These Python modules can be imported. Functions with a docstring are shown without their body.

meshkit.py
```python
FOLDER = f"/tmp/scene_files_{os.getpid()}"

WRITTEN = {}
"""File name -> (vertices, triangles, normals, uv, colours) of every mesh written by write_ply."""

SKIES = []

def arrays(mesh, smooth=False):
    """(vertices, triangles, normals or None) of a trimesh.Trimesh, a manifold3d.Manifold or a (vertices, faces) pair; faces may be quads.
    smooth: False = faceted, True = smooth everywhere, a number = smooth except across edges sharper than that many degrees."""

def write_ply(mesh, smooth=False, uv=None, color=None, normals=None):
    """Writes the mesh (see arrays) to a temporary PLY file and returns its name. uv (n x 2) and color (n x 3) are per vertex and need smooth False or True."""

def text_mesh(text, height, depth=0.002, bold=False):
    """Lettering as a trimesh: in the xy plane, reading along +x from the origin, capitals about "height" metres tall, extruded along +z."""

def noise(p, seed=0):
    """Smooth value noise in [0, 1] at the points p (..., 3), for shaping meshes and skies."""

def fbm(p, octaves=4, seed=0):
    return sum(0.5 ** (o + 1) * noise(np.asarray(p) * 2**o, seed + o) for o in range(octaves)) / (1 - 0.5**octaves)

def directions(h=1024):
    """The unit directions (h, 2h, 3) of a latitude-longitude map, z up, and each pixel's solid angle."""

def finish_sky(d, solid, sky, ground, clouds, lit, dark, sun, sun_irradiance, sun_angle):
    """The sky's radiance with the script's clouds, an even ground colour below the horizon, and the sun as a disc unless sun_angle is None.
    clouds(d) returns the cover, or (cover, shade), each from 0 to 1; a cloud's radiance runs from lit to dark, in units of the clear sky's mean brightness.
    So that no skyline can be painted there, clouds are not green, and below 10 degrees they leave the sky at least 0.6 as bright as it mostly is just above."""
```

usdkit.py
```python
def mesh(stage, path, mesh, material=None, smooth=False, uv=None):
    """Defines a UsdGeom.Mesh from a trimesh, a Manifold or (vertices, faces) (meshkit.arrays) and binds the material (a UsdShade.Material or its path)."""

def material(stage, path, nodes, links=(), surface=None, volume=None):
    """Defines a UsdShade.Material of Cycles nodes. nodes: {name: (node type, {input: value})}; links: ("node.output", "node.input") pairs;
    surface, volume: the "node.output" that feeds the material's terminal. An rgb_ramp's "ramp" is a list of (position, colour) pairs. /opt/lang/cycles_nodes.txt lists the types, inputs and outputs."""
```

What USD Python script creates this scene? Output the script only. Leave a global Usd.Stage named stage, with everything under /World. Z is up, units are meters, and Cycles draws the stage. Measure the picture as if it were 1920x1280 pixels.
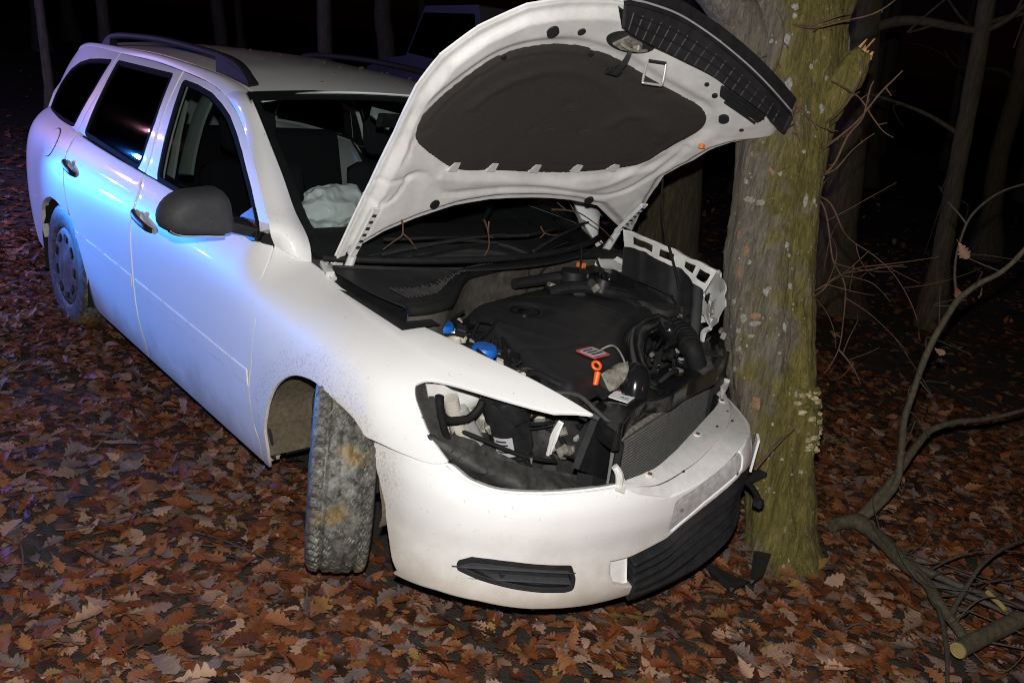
import math
import random
import numpy as np
import shapely
import shapely.affinity
from scipy.interpolate import PchipInterpolator as _P, CubicSpline as _C
import trimesh
from shapely.geometry import Polygon, LineString, Point, box as sbox
from pxr import Usd, UsdGeom, UsdLux, UsdShade, Gf, Vt, Sdf
import usdkit
import meshkit

random.seed(7)
RNG = np.random.default_rng(7)
stage = Usd.Stage.CreateInMemory()
UsdGeom.SetStageUpAxis(stage, UsdGeom.Tokens.z)
UsdGeom.SetStageMetersPerUnit(stage, 1.0)
UsdGeom.Xform.Define(stage, "/World")
UsdGeom.Scope.Define(stage, "/World/Looks")

# ---------------------------------------------------------------- camera
EYE = np.array([2.1091, -2.1402, 1.6881])
YAW, PITCH, ROLL, FOCAL = 2.38045, -0.327068, 0.134607, 1656.88 / 1920.0
cam_f = np.array([math.cos(YAW) * math.cos(PITCH), math.sin(YAW) * math.cos(PITCH), math.sin(PITCH)])
_s = np.cross(cam_f, [0, 0, 1]); _s /= np.linalg.norm(_s)
_u = np.cross(_s, cam_f)
cam_r = math.cos(ROLL) * _s + math.sin(ROLL) * _u
cam_u = -math.sin(ROLL) * _s + math.cos(ROLL) * _u
camera = UsdGeom.Camera.Define(stage, "/World/camera")
m = np.eye(4)
m[0, :3], m[1, :3], m[2, :3], m[3, :3] = cam_r, cam_u, -cam_f, EYE
camera.AddTransformOp().Set(Gf.Matrix4d(m.tolist()))
camera.CreateHorizontalApertureAttr(36.0)
camera.CreateVerticalApertureAttr(36.0 * 682 / 1024)
camera.CreateFocalLengthAttr(36.0 * FOCAL)
camera.CreateClippingRangeAttr((0.05, 1000.0))
camera.CreateExposureAttr(0.0)

# ---------------------------------------------------------------- night sky, a trace of moonlight, the flash and the beacons of the police cars
usdkit.material(stage, "/World/Looks/night_sky", {
    "s": ("sky_texture", {"sky_type": "single_scattering", "sun_disc": False, "sun_elevation": math.radians(3), "sun_rotation": 2.2}),
    "t": ("mix_color", {"blend_type": "multiply", "fac": 1.0, "b": (.55, .20, 1.0), "use_clamp": False}),
    "b": ("background_shader", {"strength": 0.0009})}, [("s.color", "t.a"), ("t.result", "b.color")], surface="b.background")
dome = UsdLux.DomeLight.Define(stage, "/World/sky")
UsdShade.MaterialBindingAPI.Apply(dome.GetPrim()).Bind(UsdShade.Material.Get(stage, "/World/Looks/night_sky"))
dome.GetPrim().SetCustomDataByKey("kind", "structure")
moon = UsdLux.DistantLight.Define(stage, "/World/moon")
moon.CreateNormalizeAttr(True)
moon.CreateIntensityAttr(0.0006)
moon.CreateAngleAttr(0.5)
moon.CreateColorAttr(Gf.Vec3f(1, .96, .9))
moon.AddRotateXYZOp().Set(Gf.Vec3f(50, 0, 30))


def lamp(name, at, radius, power, colour):
    """A small round lamp; power is its radiant intensity, whatever its radius."""
    l = UsdLux.SphereLight.Define(stage, "/World/" + name)
    l.CreateRadiusAttr(radius)
    l.CreateNormalizeAttr(True)
    l.CreateIntensityAttr(power)
    l.CreateColorAttr(Gf.Vec3f(*colour))
    l.AddTranslateOp().Set(Gf.Vec3d(*map(float, at)))
    return l


flash = lamp("camera_flash", EYE + .14 * cam_u - .02 * cam_f, .018, 113.0, (1, .975, .95))
lamp("blue_beacon", (-5.6, -2.25, 1.37), .022, 70.0, (.04, .24, 1))
strobe = lamp("blue_strobe", (-5.6, -2.35, .70), .020, 500.0, (.03, .265, 1))
_d = np.array([-1.55, -.88, .74]) - np.array([-5.6, -2.35, .70])            # a lens lamp aimed along the car's doors
strobe.AddRotateXYZOp().Set(Gf.Vec3f(math.degrees(math.acos(-_d[2] / -np.linalg.norm(_d))) - 180 + 0, 0, math.degrees(math.atan2(_d[1], _d[0])) - 90) if False else Gf.Vec3f(90 + math.degrees(math.asin(_d[2] / np.linalg.norm(_d))), 0, math.degrees(math.atan2(_d[1], _d[0])) - 90))
_sh = UsdLux.ShapingAPI.Apply(strobe.GetPrim())
_sh.CreateShapingConeAngleAttr(9.0)
_sh.CreateShapingConeSoftnessAttr(.8)
lamp("blue_beacon_001", (-5.2, -3.2, .80), .02, 60.0, (.06, .22, 1))
lamp("red_beacon", (-5.5, -2.12, 1.75), .018, 46.0, (1, .42, .60))
lamp("red_beacon_001", (6.5, 1.2, 1.9), .05, 13.0, (1, .18, .50))


# ---------------------------------------------------------------- names and helpers
_used = {}


def path_of(name, parent=None):
    up = "/World" if parent is None else str(parent.GetPath())
    k = (up, name)
    n = _used.get(k, 0)
    _used[k] = n + 1
    return f"{up}/{name}" + (f"_{n:03d}" if n else "")


def tag(o, label=None, cat=None, group=None, kind=None):
    p = o.GetPrim()
    for k, v in (("label", label), ("category", cat), ("group", group), ("kind", kind)):
        if v:
            p.SetCustomDataByKey(k, v)
    return p


def thing(name, label, cat, group=None, at=None, rz=0.0, s=1.0):
    x = UsdGeom.Xform.Define(stage, path_of(name))
    if at is not None:
        x.AddTranslateOp().Set(Gf.Vec3d(*map(float, at)))
        x.AddRotateZOp().Set(math.degrees(rz))
        x.AddScaleOp().Set(Gf.Vec3f(s, s, s))
    return tag(x, label, cat, group)


def part(name, mesh, mat, parent=None, smooth=35, label=None):
    """One Mesh prim under parent (or under /World)."""
    if isinstance(mesh, list):
        mesh = trimesh.util.concatenate(mesh)
    o = usdkit.mesh(stage, path_of(name, parent), mesh, "/World/Looks/" + mat, smooth).GetPrim()
    if label:
        o.SetCustomDataByKey("label", label)
    return o


def A(*v):
    return np.array(v, float)


def unit(v):
    v = np.asarray(v, float)
    return v / (np.linalg.norm(v, axis=-1, keepdims=True) + 1e-12)


def smoothpath(pts, n):
    pts = np.asarray(pts, float)
    if len(pts) < 3:
        t = np.linspace(0, 1, n)[:, None]
        return pts[0] * (1 - t) + pts[-1] * t
    d = np.r_[0, np.cumsum(np.linalg.norm(np.diff(pts, axis=0), axis=1))]
    return _P(d, pts)(np.linspace(0, d[-1], n))


def tube(pts, r, sides=8, n=None, closed=False, bump=0.0, seed=0):
    """A round tube along a smoothed path; r one radius or one per given point."""
    pts = np.asarray(pts, float)
    r = np.broadcast_to(np.asarray(r, float), (len(pts),))
    n = n or max(2, 5 * (len(pts) - 1) + 1)
    d = np.r_[0, np.cumsum(np.linalg.norm(np.diff(pts, axis=0), axis=1))]
    p = smoothpath(pts, n)
    rr = np.interp(np.linspace(0, d[-1], n), d, r)
    t = unit(np.gradient(p, axis=0))
    ref = A(0, 0, 1) if abs(t[0, 2]) < .9 else A(1, 0, 0)
    a = unit(np.cross(t[0], ref))
    fr = []
    for k in range(n):
        a = unit(a - t[k] * (a @ t[k]))
        fr.append(a)
    a = np.array(fr)
    b = np.cross(t, a)
    th = np.arange(sides) * 2 * np.pi / sides
    v = p[:, None] + rr[:, None, None] * (np.cos(th)[None, :, None] * a[:, None] + np.sin(th)[None, :, None] * b[:, None])
    if bump:
        q = v.reshape(-1, 3)
        k = 1 + bump * (meshkit.fbm(q / (3 * rr.mean() + 1e-6), 3, seed) - .5) * 2
        v = p[:, None] + (v - p[:, None]) * k.reshape(n, sides, 1)
    v = v.reshape(-1, 3)
    i, j = np.meshgrid(np.arange(n - 1), np.arange(sides), indexing="ij")
    q = np.stack([i * sides + j, i * sides + (j + 1) % sides, (i + 1) * sides + (j + 1) % sides, (i + 1) * sides + j], -1).reshape(-1, 4)
    f = np.vstack([q[:, [0, 1, 2]], q[:, [0, 2, 3]]])
    f = f[:, ::-1]
    v = np.vstack([v, p[0], p[-1]])
    j = np.arange(sides)
    c0, c1 = n * sides, n * sides + 1
    f = np.vstack([f, np.stack([np.full(sides, c0), j, (j + 1) % sides], 1), np.stack([np.full(sides, c1), (n - 1) * sides + (j + 1) % sides, (n - 1) * sides + j], 1)])
    mm = trimesh.Trimesh(v, f, process=False)
    return mm


def fix(mm):
    trimesh.repair.fix_normals(mm)
    return mm


def rbox(size, r=.006, at=(0, 0, 0), rot=None):
    """A box with rounded edges: size full lengths, chamfer radius r."""
    h = np.asarray(size, float) / 2
    r = min(r, h.min() * .95)
    pts = []
    for sx in (-1, 1):
        for sy in (-1, 1):
            for sz in (-1, 1):
                c = A(sx, sy, sz)
                k = c * (h - r)
                for ax in range(3):
                    e = np.zeros(3); e[ax] = c[ax] * r
                    pts.append(k + e)
                pts.append(k + c * r * .577)
    mm = trimesh.convex.convex_hull(np.array(pts))
    if rot is not None:
        mm.apply_transform(rot4(rot))
    mm.apply_translation(at)
    return mm


def hull(pts):
    return trimesh.convex.convex_hull(np.asarray(pts, float))


def rot4(R):
    M4 = np.eye(4); M4[:3, :3] = R
    return M4


def euler(x=0, y=0, z=0):
    return trimesh.transformations.euler_matrix(math.radians(x), math.radians(y), math.radians(z))[:3, :3]


def frame_to(d, up=(0, 0, 1)):
    """Rotation whose z axis is d."""
    d = unit(d)
    u = np.asarray(up, float)
    if abs(d @ u) > .95:
        u = A(1, 0, 0)
    x = unit(np.cross(u, d))
    return np.stack([x, np.cross(d, x), d], 1)


def disc(c, d, r, h, sides=20, r2=None):
    """A short cylinder (or cone) centred at c along d."""
    mm = trimesh.creation.cylinder(r, h, sections=sides)
    if r2 is not None:
        top = mm.vertices[:, 2] > 0
        mm.vertices[top, :2] *= r2 / r
    mm.apply_transform(rot4(frame_to(d)))
    mm.apply_translation(c)
    return mm


def lathe(profile, c, d, sides=32):
    """Revolves (radius, height) points about the axis d through c."""
    pr = np.asarray(profile, float)
    th = np.arange(sides) * 2 * np.pi / sides
    v = np.stack([pr[:, 0][:, None] * np.cos(th), pr[:, 0][:, None] * np.sin(th), np.repeat(pr[:, 1][:, None], sides, 1)], -1).reshape(-1, 3)
    n = len(pr)
    i, j = np.meshgrid(np.arange(n - 1), np.arange(sides), indexing="ij")
    q = np.stack([i * sides + j, i * sides + (j + 1) % sides, (i + 1) * sides + (j + 1) % sides, (i + 1) * sides + j], -1).reshape(-1, 4)
    f = np.vstack([q[:, [0, 1, 2]], q[:, [0, 2, 3]]])
    return trimesh.Trimesh(v @ frame_to(d).T + np.asarray(c, float), f, process=False)


def prism(poly2, thick, c, ex, ey):
    """Extrudes a 2-D outline by thick; its plane is spanned by ex and ey at c."""
    P = poly2 if isinstance(poly2, Polygon) else Polygon(poly2)
    mm = trimesh.creation.extrude_polygon(P, thick, engine="earcut")
    ex, ey = unit(ex), unit(ey)
    ey = unit(ey - ex * (ex @ ey))
    R = np.stack([ex, ey, np.cross(ex, ey)], 1)
    mm.vertices = mm.vertices @ R.T + np.asarray(c, float)
    return mm


def grid(fun, u, v, flip=False):
    """A sheet fun(u, v) over two 1-D arrays."""
    U, V = np.meshgrid(u, v, indexing="ij")
    p = fun(U.ravel(), V.ravel())
    nu, nv = len(u), len(v)
    i, j = np.meshgrid(np.arange(nu - 1), np.arange(nv - 1), indexing="ij")
    q = np.stack([i * nv + j, (i + 1) * nv + j, (i + 1) * nv + j + 1, i * nv + j + 1], -1).reshape(-1, 4)
    f = np.vstack([q[:, [0, 1, 2]], q[:, [0, 2, 3]]])
    return trimesh.Trimesh(p, f[:, ::-1] if flip else f, process=False)


def loft(c1, c2, n=30, m=5, bulge=0.0, thick=0.0):
    """A strip between two curves; bulge lifts its middle along its normal."""
    a, b = smoothpath(c1, n), smoothpath(c2, n)
    t = np.linspace(0, 1, m)
    p = a[:, None] * (1 - t)[None, :, None] + b[:, None] * t[None, :, None]
    nrm = unit(np.cross(np.gradient(a, axis=0) + np.gradient(b, axis=0), b - a))
    p = p + nrm[:, None] * (bulge * np.sin(np.pi * t))[None, :, None]
    i, j = np.meshgrid(np.arange(n - 1), np.arange(m - 1), indexing="ij")
    q = np.stack([i * m + j, (i + 1) * m + j, (i + 1) * m + j + 1, i * m + j + 1], -1).reshape(-1, 4)
    f = np.vstack([q[:, [0, 1, 2]], q[:, [0, 2, 3]]])
    mm = trimesh.Trimesh(p.reshape(-1, 3), f, process=False)
    return rim(mm, thick) if thick else mm


def area_normals(mm, spread=0):
    v, f = np.array(mm.vertices), np.array(mm.faces)
    fn = np.cross(v[f[:, 1]] - v[f[:, 0]], v[f[:, 2]] - v[f[:, 0]])
    n = np.zeros_like(v)
    for k in range(3):
        np.add.at(n, f[:, k], fn)
    e = np.vstack([f[:, [0, 1]], f[:, [1, 2]], f[:, [2, 0]]])
    for _ in range(spread):                                            # slivers along an outline take their neighbours' direction
        s = n.copy()
        np.add.at(s, e[:, 0], n[e[:, 1]])
        np.add.at(s, e[:, 1], n[e[:, 0]])
        n = s
    return unit(n)


def rim(sheet, depth, roll=.0025, inward=None, back=False):
    """Turns a sheet's open edges over: a small rolled lip, then a wall going depth along minus its normals."""
    sheet = sheet.copy()
    sheet.merge_vertices(digits_vertex=6)
    n = area_normals(sheet, 2)
    e = np.sort(sheet.edges, axis=1)
    _, idx, cnt = np.unique(e, axis=0, return_index=True, return_counts=True)
    bd = sheet.edges[idx[cnt == 1]]
    v = np.array(sheet.vertices)
    out = np.zeros_like(v)
    for a, b in ((0, 1),):
        dvec = v[bd[:, 1]] - v[bd[:, 0]]
        o = np.cross(dvec, n[bd[:, 0]])
        np.add.at(out, bd[:, 0], o)
        np.add.at(out, bd[:, 1], o)
    ids = np.unique(bd)
    loc = -np.ones(len(v), int)
    loc[ids] = np.arange(len(ids))
    o, nn, p = unit(out[ids]), n[ids], v[ids]
    r1 = p - nn * roll * .35 + o * roll * .75
    r2 = p - nn * roll + o * roll
    r3 = p - nn * depth + o * roll
    V = np.vstack([v, r1, r2, r3])
    B, k = len(v), len(ids)
    F = [sheet.faces]
    a, b = loc[bd[:, 0]], loc[bd[:, 1]]
    rows = [(bd[:, 0], bd[:, 1]), (B + a, B + b), (B + k + a, B + k + b), (B + 2 * k + a, B + 2 * k + b)]
    for (a0, b0), (a1, b1) in zip(rows[:-1], rows[1:]):
        F.append(np.stack([a0, a1, b0], 1))
        F.append(np.stack([b0, a1, b1], 1))
    mm = trimesh.Trimesh(V, np.vstack(F), process=False)
    if back:
        inner = trimesh.Trimesh(v - n * depth * .9, sheet.faces[:, ::-1], process=False)
        mm = trimesh.util.concatenate([mm, inner])
    return mm


def cut(S, poly, du, dv, depth=.018, roll=.0025, flip=False, disp=None, back=False, rimmed=True):
    """The piece of the surface S(u, v) inside the 2-D outline, as a pressed sheet with turned edges."""
    poly = poly.buffer(0)
    u0, v0, u1, v1 = poly.bounds
    us = np.arange(math.floor(u0 / du), math.ceil(u1 / du) + 1) * du
    vs = np.arange(math.floor(v0 / dv), math.ceil(v1 / dv) + 1) * dv
    pts, tris, n = [], [], 0
    shapely.prepare(poly)
    cells = [(a, b) for a in us[:-1] for b in vs[:-1]]
    boxes = shapely.box([c[0] for c in cells], [c[1] for c in cells], [c[0] + du for c in cells], [c[1] + dv for c in cells])
    inside = shapely.contains(poly, boxes)
    touch = shapely.intersects(poly, boxes)
    for (a, b), bx, i, t in zip(cells, boxes, inside, touch):
        if i:
            pts.append(np.array([[a, b], [a + du, b], [a + du, b + dv], [a, b + dv]]))
            tris.append(np.array([[0, 1, 2], [0, 2, 3]]) + n)
            n += 4
        elif t:
            g = shapely.intersection(poly, bx)
            for q in getattr(g, "geoms", [g]):
                if q.geom_type != "Polygon" or q.area < 1e-9:
                    continue
                vv, ff = trimesh.creation.triangulate_polygon(q, engine="earcut")
                pts.append(np.asarray(vv)); tris.append(np.asarray(ff) + n)
                n += len(vv)
    P2, F = np.vstack(pts), np.vstack(tris)
    key = np.round(P2, 6)
    uq, inv = np.unique(key, axis=0, return_inverse=True)
    F = inv.reshape(-1)[F]
    F = F[(F[:, 0] != F[:, 1]) & (F[:, 1] != F[:, 2]) & (F[:, 0] != F[:, 2])]
    a, b, c = uq[F[:, 0]], uq[F[:, 1]], uq[F[:, 2]]
    ar = (b[:, 0] - a[:, 0]) * (c[:, 1] - a[:, 1]) - (b[:, 1] - a[:, 1]) * (c[:, 0] - a[:, 0])
    F = np.where((ar < 0)[:, None], F[:, ::-1], F)
    X = S(uq[:, 0], uq[:, 1])
    mm = trimesh.Trimesh(X, F[:, ::-1] if flip else F, process=False)
    if disp is not None:
        mm.vertices = X + area_normals(mm) * disp(uq)[:, None]
    return rim(mm, depth, roll, back=back) if rimmed else mm


def mirror(mm):
    k = mm.copy()
    k.vertices[:, 1] *= -1
    k.faces = k.faces[:, ::-1]
    return k


def rounded(poly, r):
    return poly.buffer(-r).buffer(2 * r).buffer(-r)


def spl(pts, n=60, closed=False):
    """Smooth 2-D curve through points."""
    pts = np.asarray(pts, float)
    if closed:
        pts = np.vstack([pts, pts[:1]])
    d = np.r_[0, np.cumsum(np.linalg.norm(np.diff(pts, axis=0), axis=1))]
    f = _C(d, pts, bc_type="periodic") if closed else _C(d, pts)
    return f(np.linspace(0, d[-1], n))

# ---------------------------------------------------------------- materials
def MAT(name, nodes, links, surface="p.BSDF", volume=None):
    return usdkit.material(stage, "/World/Looks/" + name, nodes, links, surface=surface, volume=volume)


def plain(name, col, rough=.5, metal=0.0, coat=0.0, spec=.5, noise=0.0, scale=40, bump=0.0, col2=None):
    """A principled material with a little uneven tone and grain."""
    c = np.array(col, float)
    lo = np.array(col2, float) if col2 is not None else c * (1 - noise)
    n = {"p": ("principled_bsdf", {"roughness": rough, "metallic": metal, "coat_weight": coat, "specular_ior_level": spec}),
         "g": ("geometry", {}), "n": ("noise_texture", {"scale": scale, "detail": 5, "roughness": .65}),
         "r": ("rgb_ramp", {"ramp": [(.35, lo), (.65, c)]})}
    l = [("g.position", "n.vector"), ("n.fac", "r.fac"), ("r.color", "p.base_color")]
    if bump:
        n["b"] = ("bump", {"strength": min(1, bump), "distance": .003})
        l += [("n.fac", "b.height"), ("b.normal", "p.normal")]
    MAT(name, n, l)


# white car paint: clear coat, road film that thickens towards the sills, small specks
MAT("white_paint", {
    "g": ("geometry", {}), "xyz": ("separate_xyz", {}),
    "n": ("noise_texture", {"scale": 5, "detail": 6, "roughness": .65}),
    "n2": ("noise_texture", {"scale": 70, "detail": 4, "roughness": .7}),
    "a": ("math", {"math_type": "multiply_add", "value2": .30, "value3": -.10}),
    "h": ("math", {"math_type": "subtract"}),
    "low": ("map_range", {"range_type": "smoothstep", "from_min": .44, "from_max": .13, "to_min": 0, "to_max": .78, "clamp": True}),
    "spk": ("map_range", {"from_min": .655, "from_max": .70, "to_min": 0, "to_max": .55, "clamp": True}),
    "va": ("vector_math", {"math_type": "subtract", "vector2": (-.05, 0, .33)}), "vb": ("vector_math", {"math_type": "multiply", "vector2": (1, 0, 1)}), "vl": ("vector_math", {"math_type": "length"}),
    "wa": ("vector_math", {"math_type": "subtract", "vector2": (-2.578, 0, .33)}), "wb": ("vector_math", {"math_type": "multiply", "vector2": (1, 0, 1)}), "wl": ("vector_math", {"math_type": "length"}),
    "mn": ("math", {"math_type": "minimum"}), "nj": ("math", {"math_type": "multiply_add", "value2": .22, "value3": -.11}), "md": ("math", {"math_type": "add"}),
    "sp": ("map_range", {"range_type": "smoothstep", "from_min": .50, "from_max": .36, "to_min": 0, "to_max": .62, "clamp": True}),
    "n3": ("noise_texture", {"scale": 130, "detail": 3, "roughness": .6}), "s3": ("map_range", {"from_min": .50, "from_max": .66, "to_min": .25, "to_max": 1, "clamp": True}), "sm": ("math", {"math_type": "multiply"}),
    "f1": ("math", {"math_type": "maximum"}),
    "film": ("math", {"math_type": "maximum"}),
    "c": ("mix_color", {"a": (.80, .80, .785), "b": (.30, .235, .165)}),
    "rr": ("map_range", {"from_min": 0, "from_max": .6, "to_min": .45, "to_max": .75, "clamp": True}),
    "ct": ("map_range", {"from_min": 0, "from_max": .4, "to_min": .7, "to_max": .05, "clamp": True}),
    "p": ("principled_bsdf", {"coat_roughness": .035, "specular_ior_level": .2})},
    [("g.position", "n.vector"), ("g.position", "n2.vector"), ("g.position", "xyz.vector"), ("n.fac", "a.value1"), ("xyz.z", "h.value1"), ("a.value", "h.value2"),
     ("h.value", "low.value"), ("n2.fac", "spk.value"), ("g.position", "va.vector1"), ("va.vector", "vb.vector1"), ("vb.vector", "vl.vector1"), ("g.position", "wa.vector1"), ("wa.vector", "wb.vector1"), ("wb.vector", "wl.vector1"),
     ("vl.value", "mn.value1"), ("wl.value", "mn.value2"), ("n.fac", "nj.value1"), ("mn.value", "md.value1"), ("nj.value", "md.value2"), ("md.value", "sp.value"), ("g.position", "n3.vector"), ("n3.fac", "s3.value"), ("sp.result", "sm.value1"), ("s3.result", "sm.value2"),
     ("low.result", "f1.value1"), ("sm.value", "f1.value2"), ("f1.value", "film.value1"), ("spk.result", "film.value2"), ("film.value", "c.fac"), ("c.result", "p.base_color"),
     ("film.value", "rr.value"), ("rr.result", "p.roughness"), ("film.value", "ct.value"), ("ct.result", "p.coat_weight")])
# the same paint with more dirt spots: bumper shelf and crushed metal
plain("dirty_white", (.74, .73, .70), .45, coat=.2, noise=.16, scale=22)
plain("primer_white", (.71, .705, .68), .5, noise=.20, scale=9)
plain("mud_brown", (.135, .105, .066), .9, noise=.45, scale=60, bump=1.0)
plain("black_plastic", (.021, .021, .022), .5, spec=.3, noise=.4, scale=25)
plain("black_cover", (.017, .017, .018), .52, noise=.35, scale=18)
plain("black_gloss", (.012, .012, .013), .16, noise=.3, scale=20)
plain("seal_black", (.012, .012, .012), .9, spec=.03)
plain("rail_black", (.012, .012, .013), .7, spec=.07)
plain("black_rubber", (.016, .016, .016), .65, spec=.15, noise=.4, scale=30)
plain("dusty_black", (.045, .043, .040), .7, noise=.55, scale=35, bump=.4)
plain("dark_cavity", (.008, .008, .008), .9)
plain("pad_felt", (.030, .026, .024), .95, noise=.25, scale=90, bump=.5)
plain("firewall_grey", (.085, .076, .060), .85, noise=.55, scale=26, bump=.3)
plain("cream_plastic", (.55, .52, .44), .5, noise=.25, scale=30)
plain("aluminium", (.66, .66, .64), .35, metal=.5, noise=.2, scale=30)
plain("dirty_metal", (.34, .32, .27), .55, metal=.15, noise=.6, scale=45, bump=.4)
plain("blue_cap", (.01, .12, .50), .42)
plain("orange_plastic", (.80, .13, .015), .4)
plain("amber_clip", (.75, .22, .05), .5)
plain("sticker_white", (.78, .78, .77), .4)
plain("sticker_grey", (.45, .45, .46), .4)
plain("sticker_red", (.55, .09, .10), .4)
plain("ink", (.02, .02, .022), .5)
plain("rust", (.22, .10, .035), .85, noise=.5, scale=60)
plain("trim_grey", (.36, .42, .36), .6, noise=.1, scale=30)
plain("belt_pale", (.50, .54, .44), .7)
plain("airbag_cloth", (.80, .84, .81), .85, noise=.10, scale=14)
plain("inner_trim", (.012, .012, .013), .9)
plain("seat_cloth", (.010, .010, .013), .95, noise=.3, scale=80)
plain("silver_hub", (.17, .165, .16), .6, metal=.1, noise=.35, scale=16, col2=(.07, .058, .042))
plain("plate_recess", (.60, .60, .59), .5, noise=.35, scale=34)
plain("mirror_plastic", (.048, .049, .053), .6, spec=.25, noise=.2, scale=60)
plain("chrome", (.8, .8, .8), .12, metal=1.0)
plain("core_grey", (.26, .26, .25), .45, metal=.25, noise=.3, scale=40)
plain("gap_dark", (.012, .012, .012), .9)
for nm, tint, ior in (("side_glass", (.48, .53, .52), 1.5), ("privacy_glass", (.015, .015, .018), 1.5), ("screen_glass", (.72, .77, .76), 1.5)):
    MAT(nm, {"t": ("transparent_bsdf", {"color": tint}), "g": ("glossy_bsdf", {"color": (1, 1, 1), "roughness": .022}), "lw": ("layer_weight", {"blend": .5}), "pw": ("math", {"math_type": "power", "value2": 4.5}), "f": ("math", {"math_type": "multiply_add", "value2": .92, "value3": .045}), "m": ("mix_closure", {})},
        [("lw.facing", "pw.value1"), ("pw.value", "f.value1"), ("f.value", "m.fac"), ("t.BSDF", "m.closure1"), ("g.BSDF", "m.closure2")], surface="m.closure")
# tyre: dark rubber under drying mud
MAT("muddy_tyre", {
    "g": ("geometry", {}), "n": ("noise_texture", {"scale": 34, "detail": 9, "roughness": .78}), "n2": ("noise_texture", {"scale": 7, "detail": 3}),
    "r": ("rgb_ramp", {"ramp": [(.34, (.020, .020, .018)), (.47, (.07, .069, .060)), (.57, (.14, .138, .118)), (.70, (.27, .262, .222))]}),
    "r2": ("rgb_ramp", {"ramp": [(.56, (0, 0, 0)), (.64, (1, 1, 1))]}),
    "c": ("mix_color", {"b": (.20, .135, .045)}), "fa": ("math", {"math_type": "multiply", "value2": .75}),
    "b": ("bump", {"strength": .7, "distance": .0035}), "p": ("principled_bsdf", {"roughness": .55})},
    [("g.position", "n.vector"), ("g.position", "n2.vector"), ("n.fac", "r.fac"), ("n2.fac", "r2.fac"), ("r2.color", "fa.value1"), ("fa.value", "c.fac"), ("r.color", "c.a"),
     ("c.result", "p.base_color"), ("n.fac", "b.height"), ("b.normal", "p.normal")])

# ---------------------------------------------------------------- surfaces of the car body (car frame: x forward, y left, z up)

_XS = [-3.63, -3.55, -3.40, -3.10, -2.578, -2.0, -1.3, -0.6, -0.4, -0.2, 0.0, 0.2, 0.36, 0.5, 0.6, 0.69, 0.80]
_KZ = np.array([
 [.28,.30,.36,.45,.56,.68,.78,.87,.94,1.00],
 [.28,.30,.36,.45,.56,.68,.78,.87,.94,1.00],
 [.26,.27,.33,.43,.55,.68,.79,.88,.95,1.005],
 [.22,.23,.30,.42,.55,.68,.79,.88,.95,1.010],
 [.17,.18,.27,.40,.54,.67,.78,.87,.935,.995],
 [.17,.18,.26,.40,.54,.67,.78,.865,.925,.980],
 [.17,.18,.26,.40,.54,.67,.78,.86,.918,.968],
 [.17,.18,.26,.40,.54,.67,.775,.85,.905,.950],
 [.17,.18,.26,.40,.54,.66,.755,.825,.872,.905],
 [.17,.18,.26,.40,.53,.65,.74,.805,.845,.866],
 [.17,.18,.26,.40,.53,.65,.735,.795,.835,.853],
 [.17,.18,.26,.40,.52,.635,.72,.78,.822,.842],
 [.17,.18,.26,.40,.51,.61,.695,.755,.80,.824],
 [.17,.18,.26,.39,.50,.60,.67,.73,.775,.801],
 [.17,.18,.26,.39,.50,.59,.655,.71,.754,.778],
 [.17,.18,.26,.39,.50,.58,.64,.69,.73,.752],
 [.17,.18,.26,.39,.50,.57,.62,.66,.69,.71]])
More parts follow.
